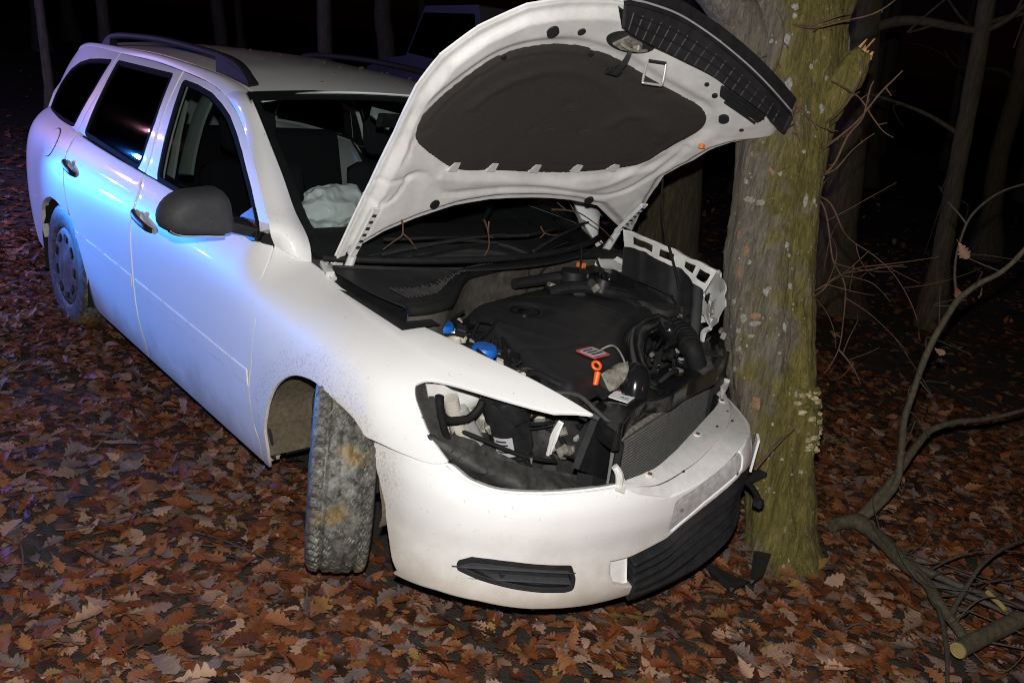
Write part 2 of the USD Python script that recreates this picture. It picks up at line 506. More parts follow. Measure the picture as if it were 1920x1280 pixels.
_KY = np.array([
 [.42,.47,.50,.52,.53,.54,.54,.53,.52,.50],
 [.58,.64,.66,.68,.695,.70,.70,.69,.66,.605],
 [.68,.74,.77,.79,.805,.81,.805,.785,.745,.678],
 [.74,.80,.83,.85,.862,.865,.858,.835,.797,.742],
 [.76,.815,.842,.866,.882,.888,.884,.864,.832,.788],
 [.76,.815,.842,.866,.882,.888,.884,.866,.838,.80],
 [.76,.815,.842,.866,.882,.887,.883,.866,.838,.804],
 [.76,.815,.842,.866,.882,.887,.882,.862,.836,.806],
 [.76,.815,.842,.866,.882,.887,.878,.845,.775,.69],
 [.76,.815,.842,.866,.882,.885,.872,.835,.76,.660],
 [.76,.815,.842,.866,.880,.885,.870,.828,.74,.635],
 [.75,.80,.826,.850,.866,.871,.855,.80,.70,.592],
 [.73,.78,.805,.825,.838,.835,.805,.745,.645,.545],
 [.68,.73,.755,.775,.79,.785,.755,.69,.59,.495],
 [.62,.67,.70,.72,.735,.73,.70,.635,.54,.455],
 [.53,.58,.61,.63,.645,.64,.61,.555,.48,.42],
 [.36,.41,.44,.46,.475,.47,.45,.42,.39,.37]])
_S = np.array([0., .06, .15, .29, .43, .56, .67, .765, .84, .905])   # about metres along the section
_LY = [_P(_XS, _KY[:, k]) for k in range(10)]
_LZ = [_P(_XS, _KZ[:, k]) for k in range(10)]


def L_surf(x, s):
    """Body side below the belt line, and the wing's shoulder; s runs up the section."""
    x, s = np.atleast_1d(x).astype(float), np.atleast_1d(s).astype(float)
    xc = np.clip(x, _XS[0], _XS[-1])
    Y = np.stack([f(xc) for f in _LY], -1)
    Z = np.stack([f(xc) for f in _LZ], -1)
    out = np.empty((len(x), 3))
    out[:, 0] = x
    cy, cz = _C(_S, Y.T), _C(_S, Z.T)
    sc = np.clip(s, -0.03, _S[-1] + .03)
    i = np.clip(np.searchsorted(_S, sc) - 1, 0, len(_S) - 2)
    d = sc - _S[i]
    n = np.arange(len(x))
    out[:, 1] = -sum(cy.c[k, i, n] * d ** (3 - k) for k in range(4))
    out[:, 2] = sum(cz.c[k, i, n] * d ** (3 - k) for k in range(4))
    return out


_TAP = _P([-3.75, -3.6, -3.4, -3.1, -2.7, -2.3, 0], [.33, .21, .12, .05, .012, 0, 0])


def G_surf(x, z):
    """Glass house side: tumblehome above the belt."""
    x, z = np.atleast_1d(x).astype(float), np.atleast_1d(z).astype(float)
    y = .81 - .47 * (z - .955) + .018 * np.sin(np.clip((z - .95) / .45, 0, 1) * np.pi)
    y = y - .9 * np.clip(z - 1.37, 0, 1) ** 1.5 * 3
    return np.stack([x, -(y - _TAP(np.clip(x, -3.75, 0))), z], 1)


def zroof(x, y):
    f = _P([-3.5, -3.2, -2.6, -2.0, -1.5, -1.2, -1.0, -.8], [1.33, 1.41, 1.455, 1.475, 1.468, 1.445, 1.418, 1.38])
    return f(np.clip(x, -3.5, -.8)) - .12 * (np.abs(y) / .6) ** 2.4 * .55


def R_surf(x, y):
    x, y = np.atleast_1d(x).astype(float), np.atleast_1d(y).astype(float)
    return np.stack([x, y, zroof(x, y)], 1)


def W_surf(y, t):
    """Windscreen: t 0 at the base, 1 at the roof."""
    y, t = np.atleast_1d(y).astype(float), np.atleast_1d(t).astype(float)
    xb, xt = -.24 - .44 * y ** 2, -1.0 - .16 * y ** 2
    zb, zt = .945 - .03 * y ** 2, 1.416 - .10 * y ** 2
    b = .025 * np.sin(np.pi * np.clip(t, 0, 1))
    return np.stack([xb + (xt - xb) * t + b * .55, y, zb + (zt - zb) * t + b], 1)


_BPLAN = 2.5


def B_surf(a, z):
    """Front bumper skin. a: angle in the plan from the right wheel arch (0) over the nose (pi/2) to the left (pi); z height."""
    a, z = np.atleast_1d(a).astype(float), np.atleast_1d(z).astype(float)
    off = _P([.12, .165, .19, .215, .25, .30, .36, .46, .52, .56, .60, .64, .70], [-.13, -.06, -.028, -.006, 0., -.012, -.018, .0, .004, -.006, -.03, -.062, -.12])(np.clip(z, .12, .70))
    x, y = np.zeros_like(a), np.zeros_like(a)
    c, s = np.cos(a), np.sin(a)
    r = (np.abs(c) ** _BPLAN + np.abs(s) ** _BPLAN) ** (-1 / _BPLAN)
    x = .28 + (.545 + off) * r * s
    y = -(.835 + off * .6) * r * c
    x = x - 1.3 * np.clip(y - .08, 0, .6) ** 2                     # pushed back by the tree on the left
    return np.stack([x, y, z], 1)


_ALPHA = _P([-.9, -.5, -.2, .1, .4, .65, .9], np.radians([60.5, 60.5, 60, 57.5, 50, 43, 39]))


def H_surf(y, v):
    """Open bonnet, under side: y across, v from the hinges (0) forward."""
    y, v = np.atleast_1d(y).astype(float), np.atleast_1d(v).astype(float)
    yy = np.clip(y, -.9, .9)
    a = _ALPHA(yy) + .05 - .10 * np.clip(v, 0, 1.2) ** 2
    crown = -.030 * (1 - (yy / .7) ** 2) - .02 * np.sin(np.clip(v, 0, 1.1) / 1.1 * np.pi)   # the outer skin bows up and back
    d = v
    x = -.36 + d * np.cos(a) + crown * np.sin(a)
    z = .925 + d * np.sin(a) - crown * np.cos(a)
    return np.stack([x, y, z], 1)

# ---------------------------------------------------------------- measured outlines: T in surface coordinates, D in metres
T = {"arch":[[0.2282,0.5194],[0.1723,0.5526],[0.1208,0.5614],[0.0378,0.5695],[-0.0246,0.576],[-0.1028,0.5634],[-0.1661,0.5386],[-0.2501,0.4732],[-0.3109,0.3891],[-0.356,0.2994],[-0.3853,0.2146],[-0.3824,0.1537]],
 "head":[[0.6093,0.8518],[0.5649,0.8411],[0.5049,0.8299],[0.4147,0.8146],[0.3497,0.8012],[0.312,0.7848],[0.3063,0.7675],[0.3223,0.7426],[0.3665,0.6978],[0.4157,0.649],[0.4621,0.6134],[0.4945,0.5864]],
 "joint":[[0.4954,0.5826],[0.4748,0.5654],[0.4459,0.553],[0.3968,0.548],[0.3252,0.5387],[0.2459,0.5211]],
 "gap":[[-0.2431,0.897],[-0.0972,0.9032],[0.1245,0.9081],[0.3223,0.9049],[0.4915,0.9053],[0.5874,0.904]],
 "rarch":[[-2.9099,0.4151],[-2.848,0.4727],[-2.7669,0.5146],[-2.6778,0.5412],[-2.5927,0.5442],[-2.5243,0.5352],[-2.3841,0.5168],[-2.3398,0.4671],[-2.3083,0.4175],[-2.27,0.3408],[-2.2515,0.2616],[-2.264,0.1822]],
 "doorA":[[-0.5258,0.9126],[-0.5024,0.86],[-0.4786,0.8082],[-0.4138,0.633],[-0.4304,0.4663],[-0.4627,0.3567],[-0.4598,0.2334],[-0.4273,0.1641]],
 "doorB":[[-1.5888,0.8699],[-1.5469,0.8198],[-1.5369,0.7193],[-1.5429,0.6364],[-1.5281,0.4669],[-1.5322,0.3269],[-1.5317,0.2342],[-1.5052,0.1644]],
 "doorC":[[-2.4375,0.6008],[-2.3828,0.5223]],
 "mould":[[-2.2932,0.4602],[-0.4536,0.4233],[-0.4886,0.3705],[-2.3061,0.4232]],
 "flap":[[-2.9171,0.849],[-2.7824,0.8541],[-2.6386,0.7752],[-2.6821,0.7342],[-2.8144,0.7372],[-2.909,0.7846]],
 "qwin":[[-3.3905,0.996],[-3.3982,1.0595],[-4.0312,1.0903],[-3.0627,1.2514],[-2.9144,1.2997],[-2.7131,1.3306],[-2.5199,1.3502],[-2.5292,1.2014],[-2.6104,1.0111]],
 "rdwin":[[-2.4324,1.3515],[-1.7801,1.3634],[-1.7034,1.1679],[-1.6811,1.0155],[-1.692,0.9822],[-1.7325,0.9791],[-2.3902,1.0024],[-2.4243,1.0171],[-2.4201,1.1974]],
 "fdwin":[[-1.6515,1.3538],[-1.5046,1.3499],[-1.3531,1.3373],[-1.2244,1.3111],[-1.1162,1.2822],[-0.9973,1.2336],[-0.8982,1.185],[-0.7334,1.091],[-0.6053,1.0062],[-0.5759,0.9791],[-0.579,0.9532],[-1.4646,0.9735],[-1.4866,0.9972],[-1.5672,1.1888]],
 "apil":[[-0.4562,0.9712],[-0.5129,1.0012],[-0.5987,1.0597],[-0.7494,1.1505],[-0.9019,1.2301],[-1.0578,1.2968],[-1.2345,1.3467],[-1.4046,1.3732],[-1.7031,1.3864],[-2.0465,1.3932],[-2.47,1.3869]],
 "wsedge":[[-0.6503,-0.0117],[-0.6706,0.0977],[-0.6759,0.2106],[-0.6657,0.4222],[-0.6504,0.6786],[-0.6294,0.929]],
 "fog":[[0.5111,0.3186],[0.5317,0.3381],[0.5826,0.3559],[0.6594,0.3588],[0.7428,0.3568],[0.9643,0.3404],[0.9839,0.3017],[0.9797,0.2754],[0.9519,0.272],[0.8534,0.277],[0.7537,0.2863],[0.6263,0.3007]],
 "bumpT":[[-0.1619,0.5604],[0.033,0.5769],[0.1997,0.5869],[0.3044,0.5916],[0.412,0.6066],[0.5296,0.5823],[0.6629,0.5711],[0.877,0.5758],[1.096,0.5815]],
 "bumpL":[[0.1739,0.2142],[0.2611,0.223],[0.4467,0.238],[0.6371,0.2383],[0.8435,0.2208],[1.213,0.0998],[1.2505,0.2115]],
 "bumpA":[[0.2034,0.2334],[0.1547,0.263],[0.0914,0.3203],[0.0334,0.3913],[-0.0017,0.4615],[-0.0719,0.5199],[-0.1685,0.5555]],
 "bumpG":[[1.2468,0.2176],[1.1396,0.2587],[1.1116,0.301],[1.1067,0.3359],[1.2017,0.336],[1.3805,0.3608],[1.3438,0.4837],[1.3661,0.515]],
 "bon":[[-0.6309,-0.0502],[-0.6092,0.1269],[-0.588,0.3007],[-0.5735,0.4888],[-0.5759,0.6657],[-0.5536,0.7763],[-0.4859,0.8861],[-0.3775,0.9842],[-0.2676,1.0269],[-0.108,1.0634],[0.0816,1.0868],[0.2874,1.0769],[0.4601,1.0447],[0.6731,0.9741],[0.769,0.8723],[0.7257,0.806],[0.668,0.7377],[0.6482,0.6814],[0.6457,0.578],[0.6167,0.4499],[0.6691,0.2971],[0.7633,0.089],[0.6659,0.1099],[0.4641,0.2184],[0.3205,0.2325],[0.1443,0.2278],[-0.0519,0.2174],[-0.2105,0.1929],[-0.3551,0.1482],[-0.472,0.1017],[-0.5614,0.0466],[-0.6011,0.0249],[-0.5952,-0.0366]],
 "pad":[[-0.5139,0.5147],[-0.5184,0.5659],[-0.4989,0.6274],[-0.462,0.6901],[-0.4185,0.7547],[-0.3721,0.8109],[-0.28,0.8599],[-0.1493,0.8885],[-0.0404,0.8892],[0.0815,0.8746],[0.2556,0.8414],[0.4009,0.8307],[0.4704,0.815],[0.5112,0.7757],[0.525,0.7309],[0.5195,0.6721],[0.5047,0.5929],[0.4897,0.5078],[0.4066,0.4392],[0.253,0.378],[0.0718,0.3551],[-0.1683,0.3531],[-0.288,0.3601],[-0.3733,0.3981],[-0.4615,0.4479],[-0.5035,0.4838]],
 "bead0":[[-0.4791,0.3432],[-0.4325,0.35],[-0.3745,0.318],[-0.3182,0.2721],[-0.2244,0.2647],[0.0006,0.2833],[0.2941,0.2858],[0.4767,0.3143],[0.5191,0.3655],[0.553,0.4741],[0.5535,0.6397]],
 "bead1":[[-0.3394,0.3345],[-0.2524,0.324],[0.0405,0.3189],[0.4293,0.3779],[0.4702,0.4541],[0.498,0.5722]],
 "bead2":[[-0.5144,0.3865],[-0.519,0.4117],[-0.5125,0.4942],[-0.5227,0.5373],[-0.5041,0.5864]],
 "bead3":[[-0.5873,0.3152],[-0.5144,0.3258],[-0.4755,0.3346]],
 "bead4":[[-0.5993,0.2535],[-0.5003,0.2635],[-0.4866,0.3096],[-0.4755,0.3346]],
 "bead5":[[-0.5751,0.075],[-0.5396,0.2554]],
 "btabs":[[-0.3049,0.3669],[-0.1365,0.3649],[0.0565,0.3688],[0.2339,0.3932],[0.3739,0.4329]],
 "bholes":[[-0.321,0.2207],[0.3799,0.2613],[-0.1527,0.958],[-0.2598,0.9432],[0.4261,0.909],[0.5245,0.8452],[0.3703,0.9342],[0.6102,0.8374],[0.5807,0.6845],[0.0375,0.9752],[0.1731,0.9056],[0.1404,0.8695],[0.5946,0.4595]],
 "gtop":[[-0.1046,1.0597],[-0.0625,1.0825],[0.0798,1.0886],[0.2108,1.0778],[0.342,1.0602],[0.4961,1.0304],[0.6404,0.9937]],
 "gbot":[[-0.0976,1.0524],[0.0125,1.0259],[0.1104,1.0131],[0.215,1.0087],[0.3095,1.0113],[0.4222,1.0],[0.5755,0.9917]],
 "padl":[[-0.3525,0.8129],[-0.0382,0.8732],[-0.4097,0.7242],[-0.4931,0.5146],[-0.0521,0.5433],[0.1482,0.5597],[0.3007,0.8108],[0.0216,0.6596]],
 "crease":[[1.1059,0.5782],[1.179,0.5459],[1.3057,0.5165],[1.5086,0.5402],[1.8188,0.5883],[1.9734,0.5775]],
 "plate":[[1.3473,0.5011],[1.5212,0.5426],[1.7645,0.5839],[1.7338,0.5208],[1.5274,0.4507],[1.3775,0.369]],
 "lgr":[[1.2072,0.3316],[1.3745,0.3622],[1.5355,0.4385],[1.7442,0.5122],[1.8338,0.2714],[1.5505,0.2286],[1.2619,0.2129]],
 "tears":[[1410,290,0.013,0.012,20,"bark_tear"],[1447,322,0.008,0.022,35,"bark_tear"],[1398,340,0.01,0.016,40,"lichen"],[1405,375,0.03,0.012,-12,"lichen"],[1425,378,0.02,0.012,-5,"lichen"],[1395,470,0.016,0.026,-30,"bark_tear"],[1387,505,0.008,0.04,0,"bark_tear"],[1385,440,0.008,0.02,0,"bark_tear"],[1415,592,0.026,0.014,5,"bark_tear"],[1395,595,0.018,0.02,20,"lichen"],[1415,606,0.026,0.01,5,"lichen"],[1385,620,0.014,0.012,20,"lichen"],[1405,632,0.022,0.008,10,"lichen"],[1436,548,0.013,0.014,0,"lichen"],[1387,655,0.014,0.01,30,"lichen"],[1416,758,0.026,0.03,-20,"bark_tear"],[1389,661,0.01,0.01,0,"bark_tear"],[1471,612,0.01,0.018,0,"lichen"],[1481,537,0.008,0.012,0,"lichen"],[1490,12,0.014,0.014,0,"lichen"],[1475,75,0.012,0.022,0,"lichen"],[1478,160,0.014,0.03,0,"lichen"],[1520,125,0.008,0.012,0,"lichen"],[1405,492,0.01,0.01,0,"lichen"],[1480,478,0.008,0.008,0,"lichen"],[1540,205,0.012,0.02,10,"lichen"],[1512,375,0.01,0.03,0,"lichen"],[1590,90,0.03,0.045,-20,"lichen"],[1378,690,0.01,0.012,0,"lichen"],[1378,565,0.012,0.012,0,"lichen"]],
 "sapleaves":[[[0.759,1.525,1.128],0.075],[[0.786,1.519,0.964],0.05],[[0.856,1.556,0.984],0.055],[[0.724,1.435,0.77],0.05],[[0.805,1.468,0.727],0.045],[[0.796,1.427,0.352],0.05]],
 "debris":[[[[0.663,0.316,0.02],[0.705,0.323,0.02],[0.813,0.345,0.02],[0.811,0.27,0.02]],
 "black plastic shard on the leaves just below the lower grille"],[[[0.724,0.539,0.03],[0.761,0.57,0.03],[0.827,0.42,0.03],[0.829,0.361,0.03]],
 "black plastic shard standing against the foot of the trunk"]],
 "scuttle_twigs":[[[[[-0.27,-0.45,1.078],[-0.27,-0.44,1.031],[-0.27,-0.48,1.002],[-0.27,-0.514,0.98]],[[-0.27,-0.44,1.031],[-0.27,-0.405,1.004],[-0.27,-0.377,0.972]]],
 "forked twig standing on the scuttle at the left, under the bonnet edge"],[[[[-0.22,-0.134,1.078],[-0.22,-0.106,1.025],[-0.22,-0.097,0.985],[-0.22,-0.12,0.941]],[[-0.22,-0.111,1.073],[-0.22,-0.106,1.025],[-0.22,-0.081,1.012]]],
 "upright twig in the middle of the scuttle"],[[[[-0.2,0.127,1.049],[-0.2,0.153,1.024],[-0.2,0.22,1.013]],[[-0.2,0.153,1.024],[-0.2,0.13,1.005]]],
 "small three pronged twig at the foot of the windscreen, right of the middle"],[[[[-0.15,0.122,1.125],[-0.15,0.234,1.116],[-0.15,0.345,1.074],[-0.15,0.485,0.994]],[[-0.16,0.201,1.121],[-0.16,0.154,1.147]]],
 "long thin twig slanting down to the left hinge of the bonnet"],[[[[-0.796,-0.534,0.882],[-0.749,-0.492,0.867],[-0.714,-0.462,0.854]],[[-0.797,-0.543,0.866],[-0.749,-0.492,0.867],[-0.742,-0.475,0.888]]],
 "thin twig at the lower right corner of the windscreen"]],
 "bgdim":[-1.232,2.455]}
D = {"cover":[[-0.129,-0.262,0.8],[-0.193,-0.121,0.8],[-0.261,0.19,0.8],[-0.291,0.553,0.8],[-0.076,0.563,0.8],[0.073,0.569,0.8],[0.222,0.314,0.8],[0.406,0.031,0.8],[0.542,-0.149,0.8],[0.566,-0.337,0.8],[0.581,-0.428,0.8],[0.521,-0.442,0.8],[0.417,-0.429,0.8],[0.155,-0.351,0.8]],
 "emblem":[[-0.019,-0.07,0.805],[-0.035,-0.119,0.805],[0.038,-0.121,0.805]],
 "label":[[0.38,-0.181,0.807],[0.374,-0.102,0.807],[0.42,-0.141,0.807],[0.437,-0.235,0.807]],
 "coverline":[[0.019,-0.295,0.803],[0.284,-0.308,0.803],[0.305,-0.116,0.803],[0.188,0.192,0.803],[0.046,0.568,0.803]],
 "coverline2":[[-0.14,-0.026,0.803],[-0.081,0.162,0.803],[0.143,0.242,0.803]],
 "dip":[[0.527,-0.273,0.8],[0.518,-0.229,0.8]],
 "filler":[[0.543,-0.239,0.78],[0.52,-0.106,0.78]],
 "duct":[[0.562,-0.135,0.8],[0.404,0.027,0.8],[0.266,0.233,0.8],[0.227,0.367,0.8],[0.309,0.35,0.8]],
 "duct2":[[0.271,0.4,0.79],[0.38,0.333,0.79],[0.464,0.255,0.79]],
 "seal":[[0.065,-0.635,0.885],[0.071,-0.571,0.885],[0.057,-0.495,0.885],[-0.018,-0.404,0.885],[-0.114,-0.308,0.885],[-0.212,-0.18,0.885],[-0.249,-0.05,0.885],[-0.298,0.209,0.885],[-0.319,0.468,0.885],[-0.291,0.665,0.885],[-0.145,0.772,0.885],[0.052,0.653,0.885]],
 "cowl_in":[[-0.227,-0.693,0.925],[-0.346,-0.598,0.925],[-0.377,-0.434,0.925],[-0.293,-0.071,0.925],[-0.309,0.211,0.925],[-0.425,0.731,0.925],[-0.255,0.785,0.925],[-0.104,0.747,0.925]],
 "scuttle":[[-0.233,-0.69,0.93],[-0.325,-0.532,0.93],[-0.264,-0.095,0.93],[-0.254,0.188,0.93],[-0.354,0.655,0.93]],
 "grillefield":[[-0.102,-0.651,0.895],[-0.217,-0.33,0.895],[-0.32,-0.095,0.895],[-0.227,-0.107,0.895],[-0.171,-0.284,0.895],[-0.076,-0.405,0.895],[0.014,-0.5,0.895],[0.031,-0.623,0.895],[-0.004,-0.647,0.895]],
 "lc_top":[[0.583,-0.318,0.72],[0.55,-0.233,0.72],[0.508,-0.064,0.72],[0.448,0.167,0.72],[0.359,0.427,0.72],[0.249,0.748,0.72],[0.43,0.532,0.72],[0.523,0.35,0.72],[0.54,0.266,0.72],[0.561,0.138,0.72],[0.61,0.001,0.72],[0.624,-0.135,0.72],[0.652,-0.229,0.72],[0.707,-0.347,0.72],[0.757,-0.412,0.72],[0.651,-0.385,0.72]],
 "sticker":[[0.564,-0.242,0.724],[0.523,-0.127,0.724],[0.587,-0.133,0.724],[0.633,-0.255,0.724]],
 "sticker2":[[0.399,0.284,0.724],[0.403,0.321,0.724],[0.42,0.296,0.724],[0.415,0.27,0.724]],
 "lc_hole":[[0.438,0.193,0.724],[0.474,0.205,0.724],[0.512,0.172,0.724],[0.481,0.159,0.724]],
 "cond":[[0.68,-0.302,0.659],[0.422,0.49,0.615],[0.356,0.694,0.448],[0.585,-0.011,0.429],[0.659,-0.237,0.52]],
 "condtop":[[0.684,-0.313,0.67],[0.489,0.286,0.638],[0.419,0.501,0.625]],
 "condgap":[[0.625,-0.229,0.64],[0.499,0.158,0.635],[0.431,0.367,0.618],[0.339,0.65,0.606]],
 "lc_leg":[[0.722,-0.592,0.777],[0.657,-0.392,0.724],[0.596,-0.206,0.617],[0.572,-0.13,0.452],[0.59,-0.186,0.447],[0.68,-0.464,0.603]],
 "canister":[[0.4,-0.512,0.703],[0.4,-0.447,0.533]],
 "tube1":[[0.36,-0.679,0.729],[0.36,-0.649,0.65],[0.36,-0.605,0.569]],
 "tube2":[[0.37,-0.644,0.694],[0.37,-0.561,0.571]],
 "hose1":[[0.42,-0.766,0.773],[0.42,-0.754,0.72],[0.42,-0.72,0.692],[0.42,-0.663,0.686],[0.42,-0.623,0.711],[0.42,-0.613,0.733]],
 "hose0":[[0.43,-0.78,0.78],[0.43,-0.75,0.684],[0.43,-0.705,0.597]],
 "innerwing":[[0.33,-0.748,0.772],[0.33,-0.688,0.756],[0.33,-0.642,0.727],[0.33,-0.614,0.664],[0.33,-0.655,0.621],[0.33,-0.66,0.537],[0.33,-0.699,0.622]],
 "alt":[[0.4,-0.275,0.54],[0.4,-0.225,0.552],[0.4,-0.193,0.491],[0.4,-0.191,0.431],[0.4,-0.224,0.428],[0.4,-0.268,0.457]],
 "bracket":[[0.46,-0.322,0.627],[0.46,-0.344,0.578],[0.46,-0.352,0.526]],
 "pipes":[[0.36,-0.399,0.555],[0.36,-0.369,0.576],[0.36,-0.335,0.572]],
 "copper":[[0.37,-0.349,0.576],[0.37,-0.27,0.545]],
 "tray":[[0.5,-0.8,0.666],[0.5,-0.738,0.641],[0.5,-0.63,0.605],[0.5,-0.504,0.566],[0.5,-0.365,0.512],[0.5,-0.286,0.46],[0.5,-0.104,0.405],[0.5,-0.045,0.377],[0.5,-0.295,0.394],[0.5,-0.549,0.474],[0.5,-0.677,0.537],[0.5,-0.761,0.609]],
 "caps":[[0.018,-0.454,0.79],[0.241,-0.46,0.79]],
 "bottleneck":[[0.052,-0.421,0.77],[0.125,-0.448,0.77]],
 "chose":[[0.573,-0.412,0.755],[0.528,-0.336,0.755],[0.526,-0.28,0.755],[0.579,-0.286,0.755]],
 "wires":[[-0.07,-0.346,0.78],[0.059,-0.38,0.78],[0.155,-0.403,0.78],[0.213,-0.386,0.78],[0.353,-0.453,0.78],[0.412,-0.421,0.78],[0.472,-0.434,0.78]],
 "wires2":[[-0.082,-0.289,0.76],[0.148,-0.339,0.76],[0.125,-0.262,0.76],[0.278,-0.329,0.76],[0.397,-0.382,0.76]],
 "rail_o":[[-0.271,0.69,0.995],[-0.203,0.69,0.993],[-0.071,0.69,0.986],[0.068,0.69,0.974],[0.188,0.69,0.963],[0.218,0.69,0.951]],
 "rail_i":[[-0.197,0.64,0.941],[-0.133,0.64,0.946],[-0.018,0.64,0.937],[0.094,0.64,0.92],[0.177,0.64,0.9],[0.22,0.64,0.881]],
 "crush":[[0.215,0.694,0.954],[0.296,0.633,0.925],[0.33,0.608,0.854],[0.3,0.63,0.79],[0.255,0.664,0.739],[0.182,0.719,0.764],[0.074,0.8,0.767],[0.001,0.854,0.79],[0.105,0.777,0.857]],
 "strut":[[-0.286,0.558,0.87],[-0.308,0.687,0.87],[-0.254,0.764,0.87],[-0.17,0.789,0.87],[-0.057,0.74,0.87],[-0.112,0.686,0.87],[-0.187,0.654,0.87],[-0.219,0.558,0.87]],
 "cloth":[[-0.094,0.503,0.8],[-0.348,0.926,0.8],[-0.131,0.923,0.8],[0.085,0.723,0.8],[0.147,0.479,0.8]],
 "amber":[[0.092,0.75,0.86],[-0.273,0.457,0.86],[-0.134,0.909,0.86]],
 "prop":[[-0.052,0.6,1.256],[-0.01,0.6,1.087],[0.052,0.6,0.986],[0.127,0.6,0.857]],
 "airbag":[[-1.073,-0.347,0.859],[-1.088,-0.33,0.922],[-1.11,-0.273,0.994],[-1.124,-0.188,1.039],[-1.096,-0.081,1.044],[-0.98,-0.114,0.884],[-0.939,-0.239,0.854],[-1.015,-0.343,0.866]],
 "visor":[[-0.985,-0.129,1.327],[-0.985,0.004,1.339],[-0.985,-0.047,1.272]],
 "trim1":[[-1.621,-0.541,1.329],[-1.638,-0.583,1.239],[-1.595,-0.638,1.122],[-1.522,-0.7,0.99],[-1.534,-0.542,1.327],[-1.532,-0.586,1.232],[-1.493,-0.635,1.128],[-1.413,-0.691,1.009]],
 "trim2":[[-1.72,-0.598,1.271],[-1.678,-0.648,1.164],[-1.622,-0.696,1.061],[-1.555,-0.742,0.964],[-1.684,-0.601,1.264],[-1.628,-0.65,1.16],[-1.559,-0.696,1.061],[-1.494,-0.737,0.974]],
 "treeaxis":[[0.752,0.732,-0.16],[0.742,0.732,-0.075],[0.706,0.74,0.049],[0.64,0.751,0.243],[0.576,0.751,0.395],[0.52,0.759,0.547],[0.457,0.772,0.739],[0.377,0.79,1.009],[0.331,0.821,1.201],[0.288,0.854,1.392],[0.25,0.88,1.524],[0.21,0.897,1.675],[0.163,0.915,1.843],[0.13,0.935,1.956],[0.052,0.98,2.181],[-0.07,1.033,2.519]],
 "fork":[[0.133,0.784,1.734],[0.07,0.708,1.87],[0.015,0.611,1.945],[-0.055,0.495,2.015]],
 "stub":[[0.36,0.91,1.599],[0.413,0.948,1.721],[0.438,0.963,1.789],[0.447,0.965,1.806]],
 "burr":[[0.648,0.745,0.558],[0.67,0.72,0.614],[0.683,0.677,0.5]],
 "sap":[[0.776,1.116,0.01],[0.827,1.204,0.081],[0.847,1.31,0.19],[0.819,1.35,0.301],[0.766,1.417,0.457],[0.76,1.462,0.684],[0.787,1.526,0.914],[0.836,1.546,1.005],[0.904,1.578,1.081],[0.954,1.615,1.205]],
 "sap_b":[[0.797,1.151,0.036],[0.826,1.343,0.208],[0.82,1.542,0.345],[0.86,1.654,0.394],[0.942,1.826,0.415],[1.033,2.023,0.465]],
 "sap_t1":[[0.788,1.536,0.932],[0.736,1.529,1.122],[0.733,1.548,1.229],[0.765,1.636,1.341],[0.838,1.745,1.408]],
 "sap_t2":[[0.733,1.548,1.229],[0.699,1.529,1.264],[0.659,1.504,1.299]],
 "lie":[[0.783,0.977,0.055],[0.836,1.085,0.068],[0.947,1.046,0.063],[1.103,0.938,0.07],[1.196,0.885,0.076],[1.284,0.793,0.076],[1.368,0.726,0.071],[1.448,0.657,0.069]],
 "lie2":[[1.1,0.939,0.08],[1.251,0.948,0.087],[1.348,0.987,0.083],[1.478,1.046,0.081]],
 "lie3":[[1.198,0.875,0.081],[1.299,0.931,0.074],[1.395,0.968,0.069],[1.464,0.977,0.066]],
 "lie4":[[1.346,0.735,0.074],[1.33,0.83,0.113],[1.324,0.968,0.189],[1.362,1.255,0.226]],
 "lie5":[[1.225,0.857,0.082],[1.361,0.659,0.072],[1.483,0.409,0.053]],
 "log":[[1.437,0.587,0.075],[1.459,0.75,0.079],[1.493,0.93,0.092]],
 "peel":[[1.371,0.963,0.11],[1.408,0.94,0.109],[1.449,0.919,0.104]],
 "tw1":[[0.269,0.757,1.857],[0.341,0.755,1.855],[0.433,0.791,1.886],[0.506,0.856,1.924],[0.56,0.9,1.992]],
 "tw2":[[0.299,0.788,1.855],[0.378,0.814,1.894],[0.446,0.822,1.922]],
 "tw3":[[0.393,0.883,1.536],[0.475,0.848,1.603],[0.51,0.846,1.68],[0.522,0.84,1.734],[0.519,0.827,1.776]],
 "tw4":[[0.443,0.845,1.353],[0.519,0.802,1.415],[0.545,0.805,1.521],[0.583,0.807,1.598],[0.578,0.814,1.686],[0.583,0.815,1.709]],
 "tw5":[[0.418,0.864,1.445],[0.501,0.833,1.514],[0.551,0.84,1.577],[0.595,0.856,1.673],[0.623,0.883,1.731],[0.635,0.892,1.754]],
 "tw6":[[0.343,0.716,1.615],[0.398,0.751,1.569],[0.456,0.794,1.534],[0.492,0.831,1.529]],
 "tw7":[[0.346,0.91,1.692],[0.518,0.843,1.657],[0.602,0.851,1.585],[0.642,0.847,1.555],[0.673,0.871,1.538]],
 "tw8":[[0.44,0.846,1.362],[0.527,0.804,1.401],[0.572,0.814,1.48],[0.627,0.826,1.543]],
 "tw9":[[0.358,0.696,1.606],[0.397,0.7,1.53],[0.416,0.726,1.479]],
 "tw10":[[0.282,1.027,1.289],[0.442,0.958,1.273],[0.504,0.984,1.195],[0.516,1.048,1.144],[0.582,1.164,1.081],[0.641,1.264,1.005],[0.729,1.356,0.847]],
 "tw11":[[0.434,0.913,0.888],[0.546,0.837,0.96],[0.599,0.843,1.016],[0.604,0.937,1.04],[0.614,1.032,1.057],[0.676,1.251,1.058]],
 "tw12":[[0.444,0.91,0.859],[0.552,0.834,0.942],[0.593,0.826,0.995],[0.59,0.913,1.022],[0.607,1.054,1.115]],
